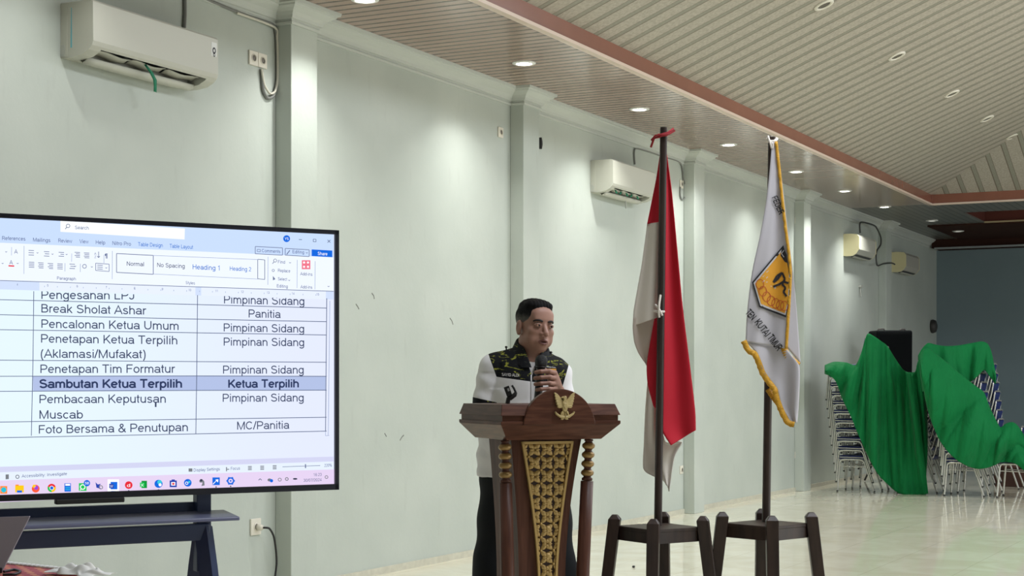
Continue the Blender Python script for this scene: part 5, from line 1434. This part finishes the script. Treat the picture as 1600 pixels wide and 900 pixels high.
# his right arm hangs with the forearm behind the lectern
B.cap((-0.135, 0.01, 1.43), (-0.175, 0.0, 1.235), 0.048, 0.040, 0.03)
B.cap((-0.175, 0.0, 1.235), (-0.112, -0.10, 1.085), 0.040, 0.027, 0.02)
B.ell((-0.092, -0.125, 1.045), (0.024, 0.030, 0.045), 0.02)
for k in range(4):
    x = -0.112+0.013*k
    B.cap((x, -0.135, 1.015), (x+0.006, -0.142, 0.985), 0.0095, 0.009, 0.003); B.cap((x+0.006, -0.142, 0.985), (x+0.012, -0.128, 0.96+0.004*abs(k-1)), 0.009, 0.0075, 0.003)
B.cap((-0.075, -0.14, 1.05), (-0.058, -0.155, 1.01), 0.011, 0.009, 0.006)
# his left arm bends up to the microphone
B.cap((0.15, 0.01, 1.415), (0.168, -0.025, 1.22), 0.046, 0.040, 0.03)
B.cap((0.168, -0.025, 1.22), (0.142, -0.165, 1.335), 0.041, 0.027, 0.02)
B.cap((0.142, -0.165, 1.335), (0.128, -0.205, 1.372), 0.025, 0.026, 0.012)
B.ell((0.120, -0.216, 1.385), (0.026, 0.021, 0.042), 0.012)
MZ = [1.420, 1.3955, 1.370, 1.3465]
for k, z in enumerate(MZ):
    r_ = (0.0096, 0.0098, 0.0094, 0.0086)[k]; e_ = (0.0, 0.003, 0.002, -0.004)[k]
    P = [(0.124, -0.226, z-0.003+0.002*k), (0.101+e_*0.5, -0.268, z+0.004), (0.066, -0.2765, z+0.002), (0.044-e_, -0.262, z-0.001)]
    for i, (a, b) in enumerate(zip(P, P[1:])): B.cap(a, b, r_*(1.04-0.05*i), r_*(0.99-0.06*i), 0.003)
    B.ell(P[0], (0.012, 0.0115, 0.0115), 0.006)
P = [(0.118, -0.203, 1.392), (0.094, -0.206, 1.420), (0.070, -0.2215, 1.438)]
for i, (a, b) in enumerate(zip(P, P[1:])): B.cap(a, b, 0.0125-0.0015*i, 0.011-0.001*i, 0.006)
n = NT('skin', 0.5, 0.4)
c = n.mix(n.noise(22, 4), (154, 116, 101), (166, 127, 112))
# lips and stubble-shaded areas are local colours of the face, placed in head space
hx = [float(v) for v in (HM[:, 0])]; hy = [float(v) for v in HM[:, 1]]; hz = [float(v) for v in HM[:, 2]]
def dotax(a):
    return n.mth('ADD', n.mth('ADD', n.mth('MULTIPLY', n.mth('SUBTRACT', n.x, float(HO[0])), a[0]), n.mth('MULTIPLY', n.mth('SUBTRACT', n.y, float(HO[1])), a[1])), n.mth('MULTIPLY', n.mth('SUBTRACT', n.z, float(HO[2])), a[2]))
qx, qy, qz = dotax(hx), dotax(hy), dotax(hz)
e1 = n.mth('ADD', n.mth('POWER', n.mth('DIVIDE', qx, 0.025), 2.0), n.mth('POWER', n.mth('DIVIDE', n.mth('ADD', qz, 0.0655), 0.0125), 2.0))
lip = n.mth('MULTIPLY', n.ramp(e1, 1.15, 0.75), n.mth('GREATER_THAN', qy, 0.07))
c = n.mix(n.mth('MULTIPLY', lip, 0.8), c, (104, 62, 60))
n.color(c); n.b.inputs['Subsurface Weight'].default_value = 0.0
n.bump(n.noise(140, 2), 0.08, 0.002)
M_skin = n.m
body = B.build('body', M_skin, man, smooth_iter=1)
# eyes
for s_ in (-1, 1):
    mb = MB(); o = hpt(s_*0.031, 0.0768, 0.0066)
    mb.ball(tuple(o), 0.0115, 0, 16)
    g = hpt(s_*0.031+0.0022, 0.0866, 0.0060)
    mb.ball(tuple(g), 0.0060, 1, 10); mb.ball(tuple(hpt(s_*0.031+0.0026, 0.0898, 0.0058)), 0.0027, 2, 8)
    mb.build('eye', [mat('eye_white', (132, 120, 112), 0.6), mat('iris_brown', (36, 24, 20), 0.6), mat('pupil', (10, 10, 10), 0.6)], man)
# eyebrows
for s_ in (-1, 1):
    mb = MB()
    P = [(s_*0.014, 0.0855, 0.0225), (s_*0.022, 0.0875, 0.0255), (s_*0.032, 0.0845, 0.0270), (s_*0.042, 0.0765, 0.0255), (s_*0.049, 0.0670, 0.0210)]
    Q = [tuple(hpt(*interp(P, i/12))) for i in range(13)]
    mb.tube(Q, [0.0026+0.0024*math.sin(math.pi*(0.25+0.65*i/12)) for i in range(13)], 8)
    mb.build('eyebrow', mat('brow_hair', (26, 22, 22), 0.7), man)
# hair: short, swept up from a high straight hairline, greying at the sides
Hs = Sculpt(np.arange(-0.08, 0.17, 0.0028), np.arange(-0.15, 0.14, 0.0028), np.arange(1.53, 1.765, 0.0028))
Hs.ell((0, -0.017, 0.040), (0.0785, 0.0955, 0.0790), 0.0, **H)
Hs.ell((-0.018, 0.015, 0.088), (0.050, 0.048, 0.027), 0.012, **H)
Hs.ell((0.018, 0.013, 0.090), (0.044, 0.050, 0.027), 0.010, **H)
Hs.ell((0.0, -0.03, 0.085), (0.062, 0.07, 0.036), 0.012, **H)
X, Y, Z = Hs.coords()
cx, cy, cz = X-HO[0], Y-HO[1], Z-HO[2]
gx = cx*HM[0, 0]+cy*HM[1, 0]+cz*HM[2, 0]; gy = cx*HM[0, 1]+cy*HM[1, 1]+cz*HM[2, 1]; gz = cx*HM[0, 2]+cy*HM[1, 2]+cz*HM[2, 2]
# lower hairline as a function of the forward coordinate
line = np.interp(gy, [-0.12, -0.05, -0.028, -0.020, 0.012, 0.016, 0.030, 0.044, 0.060, 0.12], [-0.075, -0.070, -0.050, 0.012, 0.010, -0.022, -0.014, 0.032, 0.054, 0.062])
line = line+0.004*np.sin(gx*130+1)+0.002*np.sin(gx*310)+0.004*(np.abs(gx) < 0.03)*(gy > 0.05)
d = (line-gz)*0.8
h_ = np.clip(0.5-0.5*(Hs.D-d)/0.004, 0, 1)
Hs.D = Hs.D*(1-h_)+d*h_+0.004*h_*(1-h_)
Hs.D = Hs.D+0.0010*np.sin(gx*420+gy*60)*np.clip((gz-0.02)*30, 0, 1)
n = NT('short_black_hair', 0.75, 0.15)
gxn = n.mth('ADD', n.mth('ADD', n.mth('MULTIPLY', n.mth('SUBTRACT', n.x, float(HO[0])), hz[0]), n.mth('MULTIPLY', n.mth('SUBTRACT', n.y, float(HO[1])), hz[1])), n.mth('MULTIPLY', n.mth('SUBTRACT', n.z, float(HO[2])), hz[2]))
gg = n.ramp(n.mth('ADD', gxn, n.mth('MULTIPLY', n.noise(90, 3), 0.03)), 0.072, 0.022)
n.color(n.mix(n.mth('MULTIPLY', gg, 0.85), (13, 13, 15), (118, 116, 112))); n.bump(n.noise(60, 4, sc3=(8, 1, 1)), 0.5, 0.004)
Hs.build('hair', n.m, man, smooth_iter=1)

# ---- shirt
T = Sculpt(np.arange(-0.30, 0.29, 0.0048), np.arange(-0.20, 0.22, 0.0048), np.arange(0.93, 1.60, 0.0048))
T.ell((0.008, 0.012, 1.34), (0.172, 0.112, 0.185), 0.0)
T.ell((-0.004, 0.005, 1.05), (0.206, 0.133, 0.33), 0.05)
T.ell((0.0, -0.02, 1.12), (0.16, 0.125, 0.16), 0.05)
T.cap((-0.118, 0.012, 1.447), (0.128, 0.015, 1.425), 0.060, 0.058, 0.03)
T.cap((-0.09, 0.012, 1.462), (0.03, 0.02, 1.500), 0.048, 0.052, 0.03)
T.cap((0.11, 0.015, 1.445), (0.04, 0.02, 1.495), 0.046, 0.052, 0.03)
SL = Sculpt(*T.a)
SL.cap((-0.138, 0.012, 1.440), (-0.182, 0.0, 1.215), 0.064, 0.061, 0.0)
SL.cut((-0.19, 0, 1.272), (-0.25, -0.1, -1))
SR = Sculpt(*T.a)
SR.cap((0.146, 0.012, 1.420), (0.168, -0.025, 1.20), 0.060, 0.058, 0.0)
SR.cut((0.165, 0, 1.25), (0.2, -0.3, -1))
full = (slice(None),)*3
T.comb(full, SL.D, 0.014, 'u'); T.comb(full, SR.D, 0.014, 'u')
X, Y, Z = T.coords()
T.cut((0, 0, 0.972), (0, 0.10, -1))
# folds
fold = 0.0035*np.sin(Z*75+X*28)*np.exp(-((X+0.19)/0.05)**2)*(Z < 1.42)+0.003*np.sin(Z*62-X*40)*np.exp(-((X-0.19)/0.05)**2)
fold = fold+0.004*np.sin(X*46+Z*9)*np.clip((1.22-Z)*6, 0, 1)+0.003*np.sin(Z*48+X*24)*np.exp(-((X+0.11)/0.05)**2)*(Z < 1.35)
seam = 0.004*np.exp(-((X+0.112+0.25*(1.44-Z))/0.006)**2)*((Z < 1.46) & (Z > 1.2)) + 0.003*np.exp(-((X-0.028)/0.006)**2)*(Z < 1.42)
T.D = T.D+fold+seam*(Y < 0)
# open V at the neck
v = np.minimum((Z-1.405)*0.36-np.abs(X-0.030-0.05*(Z-1.40)), -(Y+0.02))
T.D = np.maximum(T.D, v*0.9)
nk = 0.066-np.sqrt((X-0.034)**2+(Y-0.012)**2)
T.D = np.maximum(T.D, np.where(Z > 1.47, nk, -1))
n = NT('shirt_cloth', 0.75, 0.25)
zl = n.mth('ADD', n.mth('ADD', n.z, n.mth('MULTIPLY', n.x, 0.14)), 0.0)
inz = n.mth('GREATER_THAN', zl, 1.384)
xl = n.mth('GREATER_THAN', n.x, n.mth('ADD', -0.150, n.mth('MULTIPLY', n.mth('SUBTRACT', 1.475, n.z), 0.36)))
xr = n.mth('LESS_THAN', n.x, n.mth('SUBTRACT', 0.192, n.mth('MULTIPLY', n.mth('SUBTRACT', 1.455, n.z), 0.30)))
yoke = n.mth('MULTIPLY', inz, n.mth('MULTIPLY', xl, xr))
zip_ = n.mth('MULTIPLY', n.mth('LESS_THAN', n.mth('ABSOLUTE', n.mth('SUBTRACT', n.x, 0.0275)), 0.0028), n.mth('LESS_THAN', n.z, 1.41))
yoke = n.mth('MULTIPLY', yoke, n.mth('SUBTRACT', 1.0, zip_))
cuff = n.mth('MULTIPLY', n.mth('LESS_THAN', n.mth('ADD', n.z, n.mth('MULTIPLY', n.mth('ADD', n.x, 0.24), 0.22)), 1.316), n.mth('MULTIPLY', n.mth('LESS_THAN', n.x, -0.122), n.mth('GREATER_THAN', n.z, 1.26)))
dark = n.mth('MAXIMUM', yoke, cuff)
w_ = n.noise(5, 4, dist=1.2, sc3=(0.8, 1, 2.6)); st = n.noise(22, 5, dist=2.0, sc3=(1, 1, 1.6))
streak = n.mth('MULTIPLY', n.ramp(n.mth('ABSOLUTE', n.mth('SUBTRACT', w_, 0.52)), 0.014, 0.0), n.ramp(st, 0.46, 0.60))
pat = n.mix(streak, (13, 16, 22), (170, 174, 66))
pat = n.mix(n.mth('MULTIPLY', n.ramp(st, 0.64, 0.72), 0.5), pat, (96, 110, 84))
white = n.mix(n.noise(5, 3), (226, 226, 228), (234, 234, 235))
n.color(n.mix(dark, white, pat)); n.bump(n.noise(7, 5, sc3=(1, 1, 0.6)), 0.35, 0.02)
M_shirt = n.m
shirt = T.build('shirt', M_shirt, man, smooth_iter=1)
# undershirt in the open neck
U = Sculpt(np.arange(-0.10, 0.16, 0.005), np.arange(-0.16, 0.12, 0.005), np.arange(1.33, 1.53, 0.005))
U.ell((0.012, 0.012, 1.34), (0.164, 0.105, 0.178), 0.0)
U.cap((-0.09, 0.012, 1.455), (0.03, 0.02, 1.480), 0.044, 0.050, 0.03); U.cap((0.11, 0.015, 1.44), (0.04, 0.02, 1.48), 0.042, 0.05, 0.03)
X, Y, Z = U.coords()
U.D = np.maximum(U.D, np.maximum(np.maximum(-0.03-X, X-0.10), np.maximum(Z-(1.487-0.25*np.clip(-Y-0.03, 0, 0.1)+0*X), 1.36-Z)))
U.build('undershirt', mat('grey_tshirt', (200, 198, 196), 0.8, spec=0.2), man)
# collar
C = Sculpt(np.arange(-0.09, 0.17, 0.003), np.arange(-0.14, 0.14, 0.003), np.arange(1.44, 1.605, 0.003))
X, Y, Z = C.coords()
rx, ry = X-0.034, Y-0.010
rad = np.sqrt(rx**2+(ry*0.95)**2)
tdir = (rx*0.55-ry*0.83)/0.07
ztop = 1.577-0.034*(1+tdir)
rr = 0.0665+np.clip(ztop-Z, 0, 0.12)*0.42
d = np.abs(rad-rr)*0.85-0.0042
d = np.maximum(d, Z-ztop); d = np.maximum(d, ztop-0.070-0.012*tdir-Z)
gap = np.minimum((Z-1.43)*0.42-np.abs(X-0.032-0.05*(Z-1.40)), -(ry+0.02))
C.D = np.maximum(d, gap).astype(np.float32)
C.build('collar', M_pat if False else MATS['shirt_cloth'], man, smooth_iter=1)
# trousers
Tr = Sculpt(np.arange(-0.32, 0.32, 0.009), np.arange(-0.2, 0.22, 0.009), np.arange(0.02, 1.10, 0.009))
Tr.ell((-0.003, 0.010, 0.97), (0.192, 0.122, 0.14), 0.0)
for s_, kx, ax_ in ((-1, -0.140, -0.152), (1, 0.135, 0.145)):
    Tr.cap((s_*0.092, 0.012, 0.93), (kx, 0.0, 0.52), 0.102, 0.090, 0.03)
    Tr.cap((kx, 0.0, 0.52), (ax_, 0.03, 0.07), 0.090, 0.072, 0.03)
Tr.cut((0, 0, 1.06), (0, 0, 1)); Tr.cut((0, 0, 0.055), (0, 0, -1))
X, Y, Z = Tr.coords()
Tr.D = Tr.D+0.006*np.sin(Z*34+X*16)*np.clip(1.0-np.abs(Z-0.55)*1.8, 0, 1)+0.004*np.sin(Z*60-Y*30)*np.clip(0.3-Z, 0, 0.2)*5
M_trou = mat('black_trousers', (16, 20, 24), 0.75, spec=0.25, noise=0.1, nscale=5)
Tr.build('trousers', M_trou, man, smooth_iter=1)
for s_, ax_ in ((-1, -0.152), (1, 0.145)):
    Sh = Sculpt(np.arange(ax_-0.10, ax_+0.10, 0.006), np.arange(-0.26, 0.14, 0.006), np.arange(-0.01, 0.14, 0.006))
    Sh.cap((ax_, 0.05, 0.045), (ax_*1.1, -0.15, 0.036), 0.046, 0.044, 0.0); Sh.ell((ax_, 0.045, 0.075), (0.046, 0.055, 0.05), 0.02)
    Sh.cut((0, 0, 0.002), (0, 0, -1))
    Sh.build('shoe', mat('black_shoe', (14, 14, 15), 0.3), man)
# buttons, name writing and badge follow the shirt front
bpy.context.view_layer.update()
me_ = shirt.data
bvh = BVHTree.FromPolygons([v.co for v in me_.vertices], [tuple(p_.vertices) for p_ in me_.polygons])
def front(x, z, off=0.003):
    h_ = bvh.ray_cast(Vector((x, -0.8, z)), Vector((0, 1, 0)))
    return (h_[0].y if h_[0] is not None else -0.1)-off
def pxz(px, py, y=-0.1): d = PD0+y; return ((px-800)/F*d-PXB, CH-(py-600)/F*d)
def drape(mb, pts, off, mi=0):
    mb.add([(x, front(x, z, off), z) for x, z in pts], [tuple(range(len(pts)))], mi)
mb = MB()
for px, py in ((791, 542.3), (861, 550.5)): 
    x, z = pxz(px, py, 0.0); mb = MB(); mb.ball((x, 0.0, z), (0.0065, 0.0065, 0.005), n=10); mb.tube([(x, 0, z-0.02), (x, 0, z)], 0.003, 6)
    mb.build('epaulette_button', M_black, man)
mb = MB()
x0, z0 = pxz(853.6, 576); x1, z1 = pxz(869.6, 592)
for i in range(5):
    for j in range(5):
        xa_, xb_ = x0+(x1-x0)*i/5, x0+(x1-x0)*(i+1)/5; za_, zb_ = z0+(z1-z0)*j/5, z0+(z1-z0)*(j+1)/5
        drape(mb, [(xa_, za_), (xa_, zb_), (xb_, zb_), (xb_, za_)], 0.004)
def dline(P, w, off, mi):
    for (a, b), (c_, d_) in zip(P, P[1:]):
        L = math.hypot(c_-a, d_-b); nx, nz = -(d_-b)/L*w/2, (c_-a)/L*w/2
        for i in range(3):
            p0 = (a+(c_-a)*i/3, b+(d_-b)*i/3); p1 = (a+(c_-a)*(i+1)/3, b+(d_-b)*(i+1)/3)
            drape(mb, [(p0[0]+nx, p0[1]+nz), (p1[0]+nx, p1[1]+nz), (p1[0]-nx, p1[1]-nz), (p0[0]-nx, p0[1]-nz)], off, mi)
f_ = lambda u, v: (x0+(x1-x0)*u, z0+(z1-z0)*v)
for P in ([(0.25, 0.35), (0.5, 0.22), (0.45, 0.5), (0.25, 0.55)], [(0.45, 0.5), (0.8, 0.35)], [(0.5, 0.48), (0.72, 0.62), (0.62, 0.8)], [(0.3, 0.35), (0.55, 0.6)]): dline([f_(*q) for q in P], 0.0045, 0.0062, 1)
dline([f_(0.15, 0.78), f_(0.4, 0.92), f_(0.7, 0.94), f_(0.9, 0.8)], 0.003, 0.0062, 2)
mb.build('badge', [mat('badge_yellow', (222, 158, 46), 0.6), M_black, mat('badge_orange', (190, 84, 36), 0.6)], man)
def shirt_text(body_, pl, pr, cap, name, m):
    vs, fs = text_geo(body_, True); a0 = min(v[0] for v in vs); a1 = max(v[0] for v in vs)
    A = pxz(*pl); Bq = pxz(*pr); out = []
    for v in vs:
        u = (v[0]-a0)/(a1-a0); x = A[0]+(Bq[0]-A[0])*u; z = A[1]+(Bq[1]-A[1])*u+v[1]/CAP*cap
        out.append((x, front(x, z, 0.0042), z))
    MB().add(out, fs).build(name, m, man)
M_thread = mat('white_thread', (206, 206, 206), 0.7)
shirt_text('SAYID ALDI', (784, 587.2), (811, 588.6), 0.0125, 'name_embroidery', M_thread)
shirt_text('Kempo Kutim', (854.5, 573.6), (868.8, 575), 0.0052, 'badge_writing', M_thread)
x_ = 0.0275
MB().tube([(x_, front(x_, z, 0.002), z) for z in np.linspace(0.985, 1.385, 24)], 0.0022, 6).build('zip', mat('zip_white', (196, 196, 196), 0.5), man)
# microphone in the hand
t = thing('microphone', 'black handheld microphone in the hand of the person', 'microphone', man.matrix_basis @ Vector((0.052, -0.25, 1.293)), RZ)
ax_ = Vector((0.0665-0.052, 0.0, 1.455-1.293)).normalized(); q = Vector((0, 0, 1)).rotation_difference(ax_).to_matrix()
MB().lathe([(0.001, 0.0), (0.0145, 0.0), (0.0165, 0.01), (0.0172, 0.12), (0.020, 0.150), (0.001, 0.150)], (0, 0, 0), 24, 0, q).build('handle', mat('mic_black', (20, 21, 23), 0.4), t)
MB().lathe([(0.001, 0.150), (0.0225, 0.150), (0.0258, 0.160), (0.0268, 0.172), (0.0245, 0.186), (0.017, 0.197), (0.001, 0.201)], (0, 0, 0), 24, 0, q).build('grille', mat('mic_grille', (34, 36, 38), 0.5, 0.4, bump=0.5, bscale=500), t)
MB().lathe([(0.0175, 0.147), (0.0232, 0.147), (0.0232, 0.153), (0.0175, 0.153)], (0, 0, 0), 24, 0, q).build('collar_ring', mat('mic_ring', (60, 62, 64), 0.35, 0.6), t)
# ================================================================== STACKED CHAIRS
M_chrome = mat('chrome_tube', (204, 204, 198), 0.25, 0.7)
M_blue = mat('blue_vinyl', (20, 36, 98), 0.38, spec=0.5, noise=0.1, nscale=6)
M_foot = mat('black_rubber', (40, 40, 40), 0.7)
def make_chair(label, group):
    t = thing('stacking_chair', label, 'chair', (0, 0, 0), math.pi/2, group)
    hw_ = 0.20
    for s_ in (-1, 1):
        y = s_*hw_
        pts = [(0.235, y*1.04, 0.02), (0.205, y, 0.365), (0.196, y, 0.395), (0.172, y, 0.408), (0.13, y, 0.41), (-0.05, y, 0.41), (-0.085, y, 0.405), (-0.105, y, 0.385), (-0.12, y, 0.35), (-0.235, y*1.04, 0.02)]
        MB().tube(pts, 0.0118, 8).build('side_frame', M_chrome, t)
        for q in (0, -1):
            mb = MB()
            p0 = Vector(pts[q]); d0 = (Vector(pts[1 if q == 0 else -2])-p0).normalized()
            mb.tube([p0-d0*0.018, p0-d0*0.002], 0.0126, 8)
            mb.build('rubber_foot', M_foot, t)
        MB().tube([(0.212, y, 0.325), (-0.13, y, 0.318)], 0.006, 6).build('stretcher', M_chrome, t)
    MB().tube([(0.16, -hw_, 0.398), (0.16, hw_, 0.398)], 0.008, 6).tube([(-0.09, -hw_, 0.398), (-0.09, hw_, 0.398)], 0.008, 6).build('cross_bar', M_chrome, t)
    mb = MB()
    P = [(-0.16+0.37*u, 0) for u in (0,)]
    mb.box((0.02, 0, 0.437), (0.40, 0.385, 0.052))
    mb.build('seat', M_blue, t, bevel=0.018, seg=3)
    mb = MB()
    for s_ in (-1, 1):
        y = s_*0.175
        pl = [(-0.08, y, 0.41), (-0.165, y, 0.43), (-0.20, y, 0.50), (-0.245, y, 0.66), (-0.265, y, 0.775), (-0.268, y*0.97, 0.80)]
        mb.tube([interp(pl, i/20) for i in range(21)], 0.0105, 8)
    mb.tube([(-0.268, -0.17, 0.80), (-0.27, -0.15, 0.815), (-0.27, 0.15, 0.815), (-0.268, 0.17, 0.80)], 0.0105, 8)
    mb.build('back_frame', M_chrome, t)
    rows = []
    for i in range(7):
        u = i/6; z = 0.60+0.20*u; x0 = -0.222-0.045*u
        rows.append([(x0+0.018-0.020*(2*v/8-1)**2*1.0, -0.165+0.33*v/8, z) for v in range(9)])
    MB().grid(rows).build('backrest', M_blue, t, solid=0.03, bevel=0.006, off=0)
    return t
def ord_(k): return ['lowest', 'second', 'third', 'fourth', 'fifth', 'sixth', 'seventh', 'eighth', 'ninth', 'tenth', 'eleventh', 'twelfth'][k]
stacks = [((20.25, 5.35), 11, 'the stack nearest the wall', 'chairs stacked nearest the wall'),
          ((20.49, 4.62), 10, 'the stack between the green cloths', 'chairs in the middle stack'),
          ((20.04, 3.96), 10, 'the right stack', 'chairs in the right stack'),
          ((20.86, 5.32), 10, 'the row behind the wall stack', 'chairs stacked behind the wall stack'),
          ((20.68, 3.93), 8, 'the row behind the right stack', 'chairs stacked behind the right stack')]
proto = None
for (x, y), nn_, lb, g in stacks:
    for k in range(nn_):
        label = 'blue chrome chair, %s from the floor in %s' % (ord_(k), lb) if k else 'blue chrome chair on the floor at the foot of %s' % lb
        if proto is None: proto = make_chair(label, g); o = proto
        else:
            o = copy_tree(proto); o['label'] = label; o['group'] = g
        o.location = (x+0.004*math.sin(k*2.3), y+0.014*k, 0.116*k)
        o.rotation_euler = (0, 0, math.pi/2+0.012*math.sin(k*1.7+x))
for (x, y), lb in (((20.0, 3.325), 'blue chrome chair standing alone at the right edge under the end of the green cloth'), ((21.65, 3.82), 'blue chrome chair back showing at the right edge above the green cloth')):
    o = copy_tree(proto); o['label'] = lb; o['group'] = 'single chairs at the right edge'; o.location = (x, y, 0); o.rotation_euler = (0, 0, math.pi/2)

# ================================================================== LOUDSPEAKER AND LOW PLATFORM
pS = W(1391, 600, 22.4)
t = thing('loudspeaker', 'black loudspeaker standing behind the green cloths by the wall', 'loudspeaker', (pS.x, pS.y, 0), RZ+math.radians(6))
M_spk = mat('loudspeaker_black', (9, 13, 15), 0.8, spec=0.15, bump=0.2, bscale=200)
ZS = CH+84*22.2/F
mb = MB(); mb.frustum((-0.25, -0.2, 0.25, 0.2), (-0.255, -0.2, 0.255, 0.2), ZS-0.80, ZS); mb.build('cabinet', M_spk, t, bevel=0.03, seg=3)
MB().box((0, -0.204, ZS-0.40), (0.44, 0.012, 0.70)).build('grille', mat('loudspeaker_grille', (7, 10, 12), 0.85, spec=0.1, bump=0.4, bscale=500), t, bevel=0.004)
for P in ([(-0.18, 0, ZS-0.01), (-0.17, 0, ZS+0.022), (-0.09, 0, ZS+0.022), (-0.08, 0, ZS-0.01)], [(0.14, 0, ZS-0.01), (0.15, 0, ZS+0.02), (0.21, 0, ZS+0.02), (0.22, 0, ZS-0.01)]):
    MB().tube(P, 0.012, 6).build('handle', mat('speaker_handle', (70, 66, 62), 0.5), t)
MB().tube([(0, 0, 0.55), (0, 0, ZS-0.79)], 0.02, 10).build('stand_pole', M_black, t)
for k in range(3):
    a = k*2*math.pi/3+0.5
    MB().tube([(0, 0, 0.75), (0.02*math.cos(a), 0.02*math.sin(a), 0.72), (0.36*math.cos(a), 0.36*math.sin(a), 0.012)], 0.013, 8).build('leg', M_black, t)
t = thing('low_platform', 'low dark brown wooden platform behind the chairs at the right edge', 'platform', (22.6, 0, 0))
M_plat = mat('platform_wood', (62, 36, 28), 0.4, noise=0.15, nscale=4)
MB().box((0, 0.5, 0.13), (1.2, 7.0, 0.26)).build('front_board', M_plat, t, bevel=0.004)
MB().box((-0.01, 0.5, 0.27), (1.26, 7.06, 0.024)).build('top_board', mat('platform_top', (84, 52, 42), 0.35), t, bevel=0.004)

# ================================================================== GREEN CLOTHS OVER THE STACKS
n = NT('green_satin_cloth', 0.7, 0.12)
n.color(n.mix(n.noise(4, 4), (8, 98, 50), (14, 114, 60))); n.b.inputs['Sheen Weight'].default_value = 0.06; n.b.inputs['Sheen Roughness'].default_value = 0.4
n.bump(n.noise(1.0, 5, sc3=(7, 7, 1.6), dist=0.6), 0.7, 0.06)
M_gr = n.m
def drape_sheet(mb, T, Bt, d0, folds, nu=64, nv=44, amp=0.05, bulge=0.10, back=0.0, lean=0.0):
    rows = []
    for j in range(-4 if back else 0, nv+1):
        r = []
        for i in range(nu+1):
            u = i/nu; a = interp(T, u); b = interp(Bt, u)
            if j >= 0:
                v = j/nv
                x = a[0]+(b[0]-a[0])*v; y = a[1]+(b[1]-a[1])*v
                w = sum(A*(0.45*math.sin(k*u*math.pi*2+ph+c*v)+1.5*abs(math.sin((k*u*math.pi*2+ph+c*v)*0.5))**0.7-0.9) for A, k, ph, c in folds)
                d = d0+lean*v-amp*w*(0.25+0.75*min(1, v*1.6))-bulge*math.sin(math.pi*min(1, v*0.9+0.08))
                r.append(W(x, y, d))
            else:
                q = -j/4
                d = d0-bulge*math.sin(math.pi*0.08)+back*q
                p_ = W(a[0], a[1], d0); p2 = W(a[0], a[1], d); zz = p_.z-0.05*q*q
                r.append(Vector((p2.x, p2.y, zz)))
        rows.append(r)
    mb.grid(rows)
gl = MB()
TL_ = [(1289, 571), (1303, 566), (1322, 567), (1337, 571), (1346, 552), (1355, 523), (1364, 525), (1377, 534), (1386, 541), (1398, 560), (1410, 577), (1418, 582), (1429, 582)]
BL_ = [(1289, 584), (1297, 587), (1306, 596), (1316, 622), (1330, 652), (1345, 688), (1358, 716), (1371, 740), (1386, 756), (1403, 770), (1420, 774), (1437, 774), (1450.5, 771)]
drape_sheet(gl, TL_, BL_, 19.98, [(1.0, 2.2, 0.4, 1.4), (0.7, 4.3, 1.5, -1.6), (0.35, 7.7, 0.2, 1.2), (0.18, 13, 1.0, -0.6)], 110, 60, 0.085, 0.10, 0.45, -0.10)
g1 = tag(gl.build('green_cloth', M_gr, None, solid=0.006), 'green cloth draped over the left stacks of chairs, reaching the floor', 'cloth', 'green cloths over the chairs')
gr_ = MB()
TU = [(1435, 556), (1441, 545), (1450, 536.5), (1462, 539), (1475, 541), (1488, 541), (1502, 539.5), (1518, 536.5), (1534, 534), (1543, 538), (1549, 552), (1556, 588)]
BU = [(1442, 612), (1452, 612), (1462, 615), (1474, 615), (1486, 612), (1497, 608), (1508, 603), (1518, 596), (1528, 587), (1538, 578), (1546, 588), (1556, 600)]
drape_sheet(gr_, TU, BU, 19.34, [(1.0, 3, 0.3, 1.0), (0.5, 6, 1.0, 0)], 60, 24, 0.04, 0.03, 0.45, 0.0)
TF = [(1437, 556), (1444, 546), (1453, 546), (1466, 556), (1480, 567), (1495, 580), (1510, 592), (1524, 603), (1537, 613), (1545, 634), (1556, 657), (1563, 668), (1572, 662), (1582, 660), (1592, 668), (1616, 706)]
BF_ = [(1443, 606), (1450, 640), (1458, 665), (1465, 682), (1475, 698), (1487, 712), (1500, 722), (1513, 729), (1528, 732.5), (1542, 731), (1553, 727), (1561, 723), (1571, 722), (1582, 723), (1592, 728), (1620, 752)]
drape_sheet(gr_, TF, BF_, 19.22, [(1.0, 1.8, 0.2, 4.0), (0.6, 3.4, 2.0, 5.0), (0.3, 7, 0.2, 2.5)], 110, 60, 0.08, 0.12, 0.0, -0.04)
g2 = tag(gr_.build('green_cloth', M_gr, None, solid=0.006), 'green cloth draped diagonally over the right stacks of chairs', 'cloth', 'green cloths over the chairs')
# the loose bunch where the two cloths meet
mb = MB()
drape_sheet(mb, [(1424, 584), (1430, 580), (1436, 560), (1442, 552)], [(1440, 772), (1446, 771), (1449, 690), (1447, 620)], 19.92, [(1.0, 2, 0.4, 1.0)], 24, 40, 0.04, 0.06)
tag(mb.build('green_fold', M_gr, g1, solid=0.006))

# ================================================================== CRUMBS ON THE FLOOR
for px, py, lb in ((990, 887, 'small dark crumb on the floor left of the left flag stand'), (1139, 830, 'tiny dark crumb on the floor between the flag stand legs')):
    p = onz(px, py, 0.0)
    o = MB().ball((0, 0, 0.008), (0.016, 0.012, 0.009), n=8).ball((0.012, 0.006, 0.007), (0.009, 0.009, 0.008), n=8).build('floor_crumb', M_black)
    o.location = (p.x, p.y, 0); tag(o, lb, 'crumb')
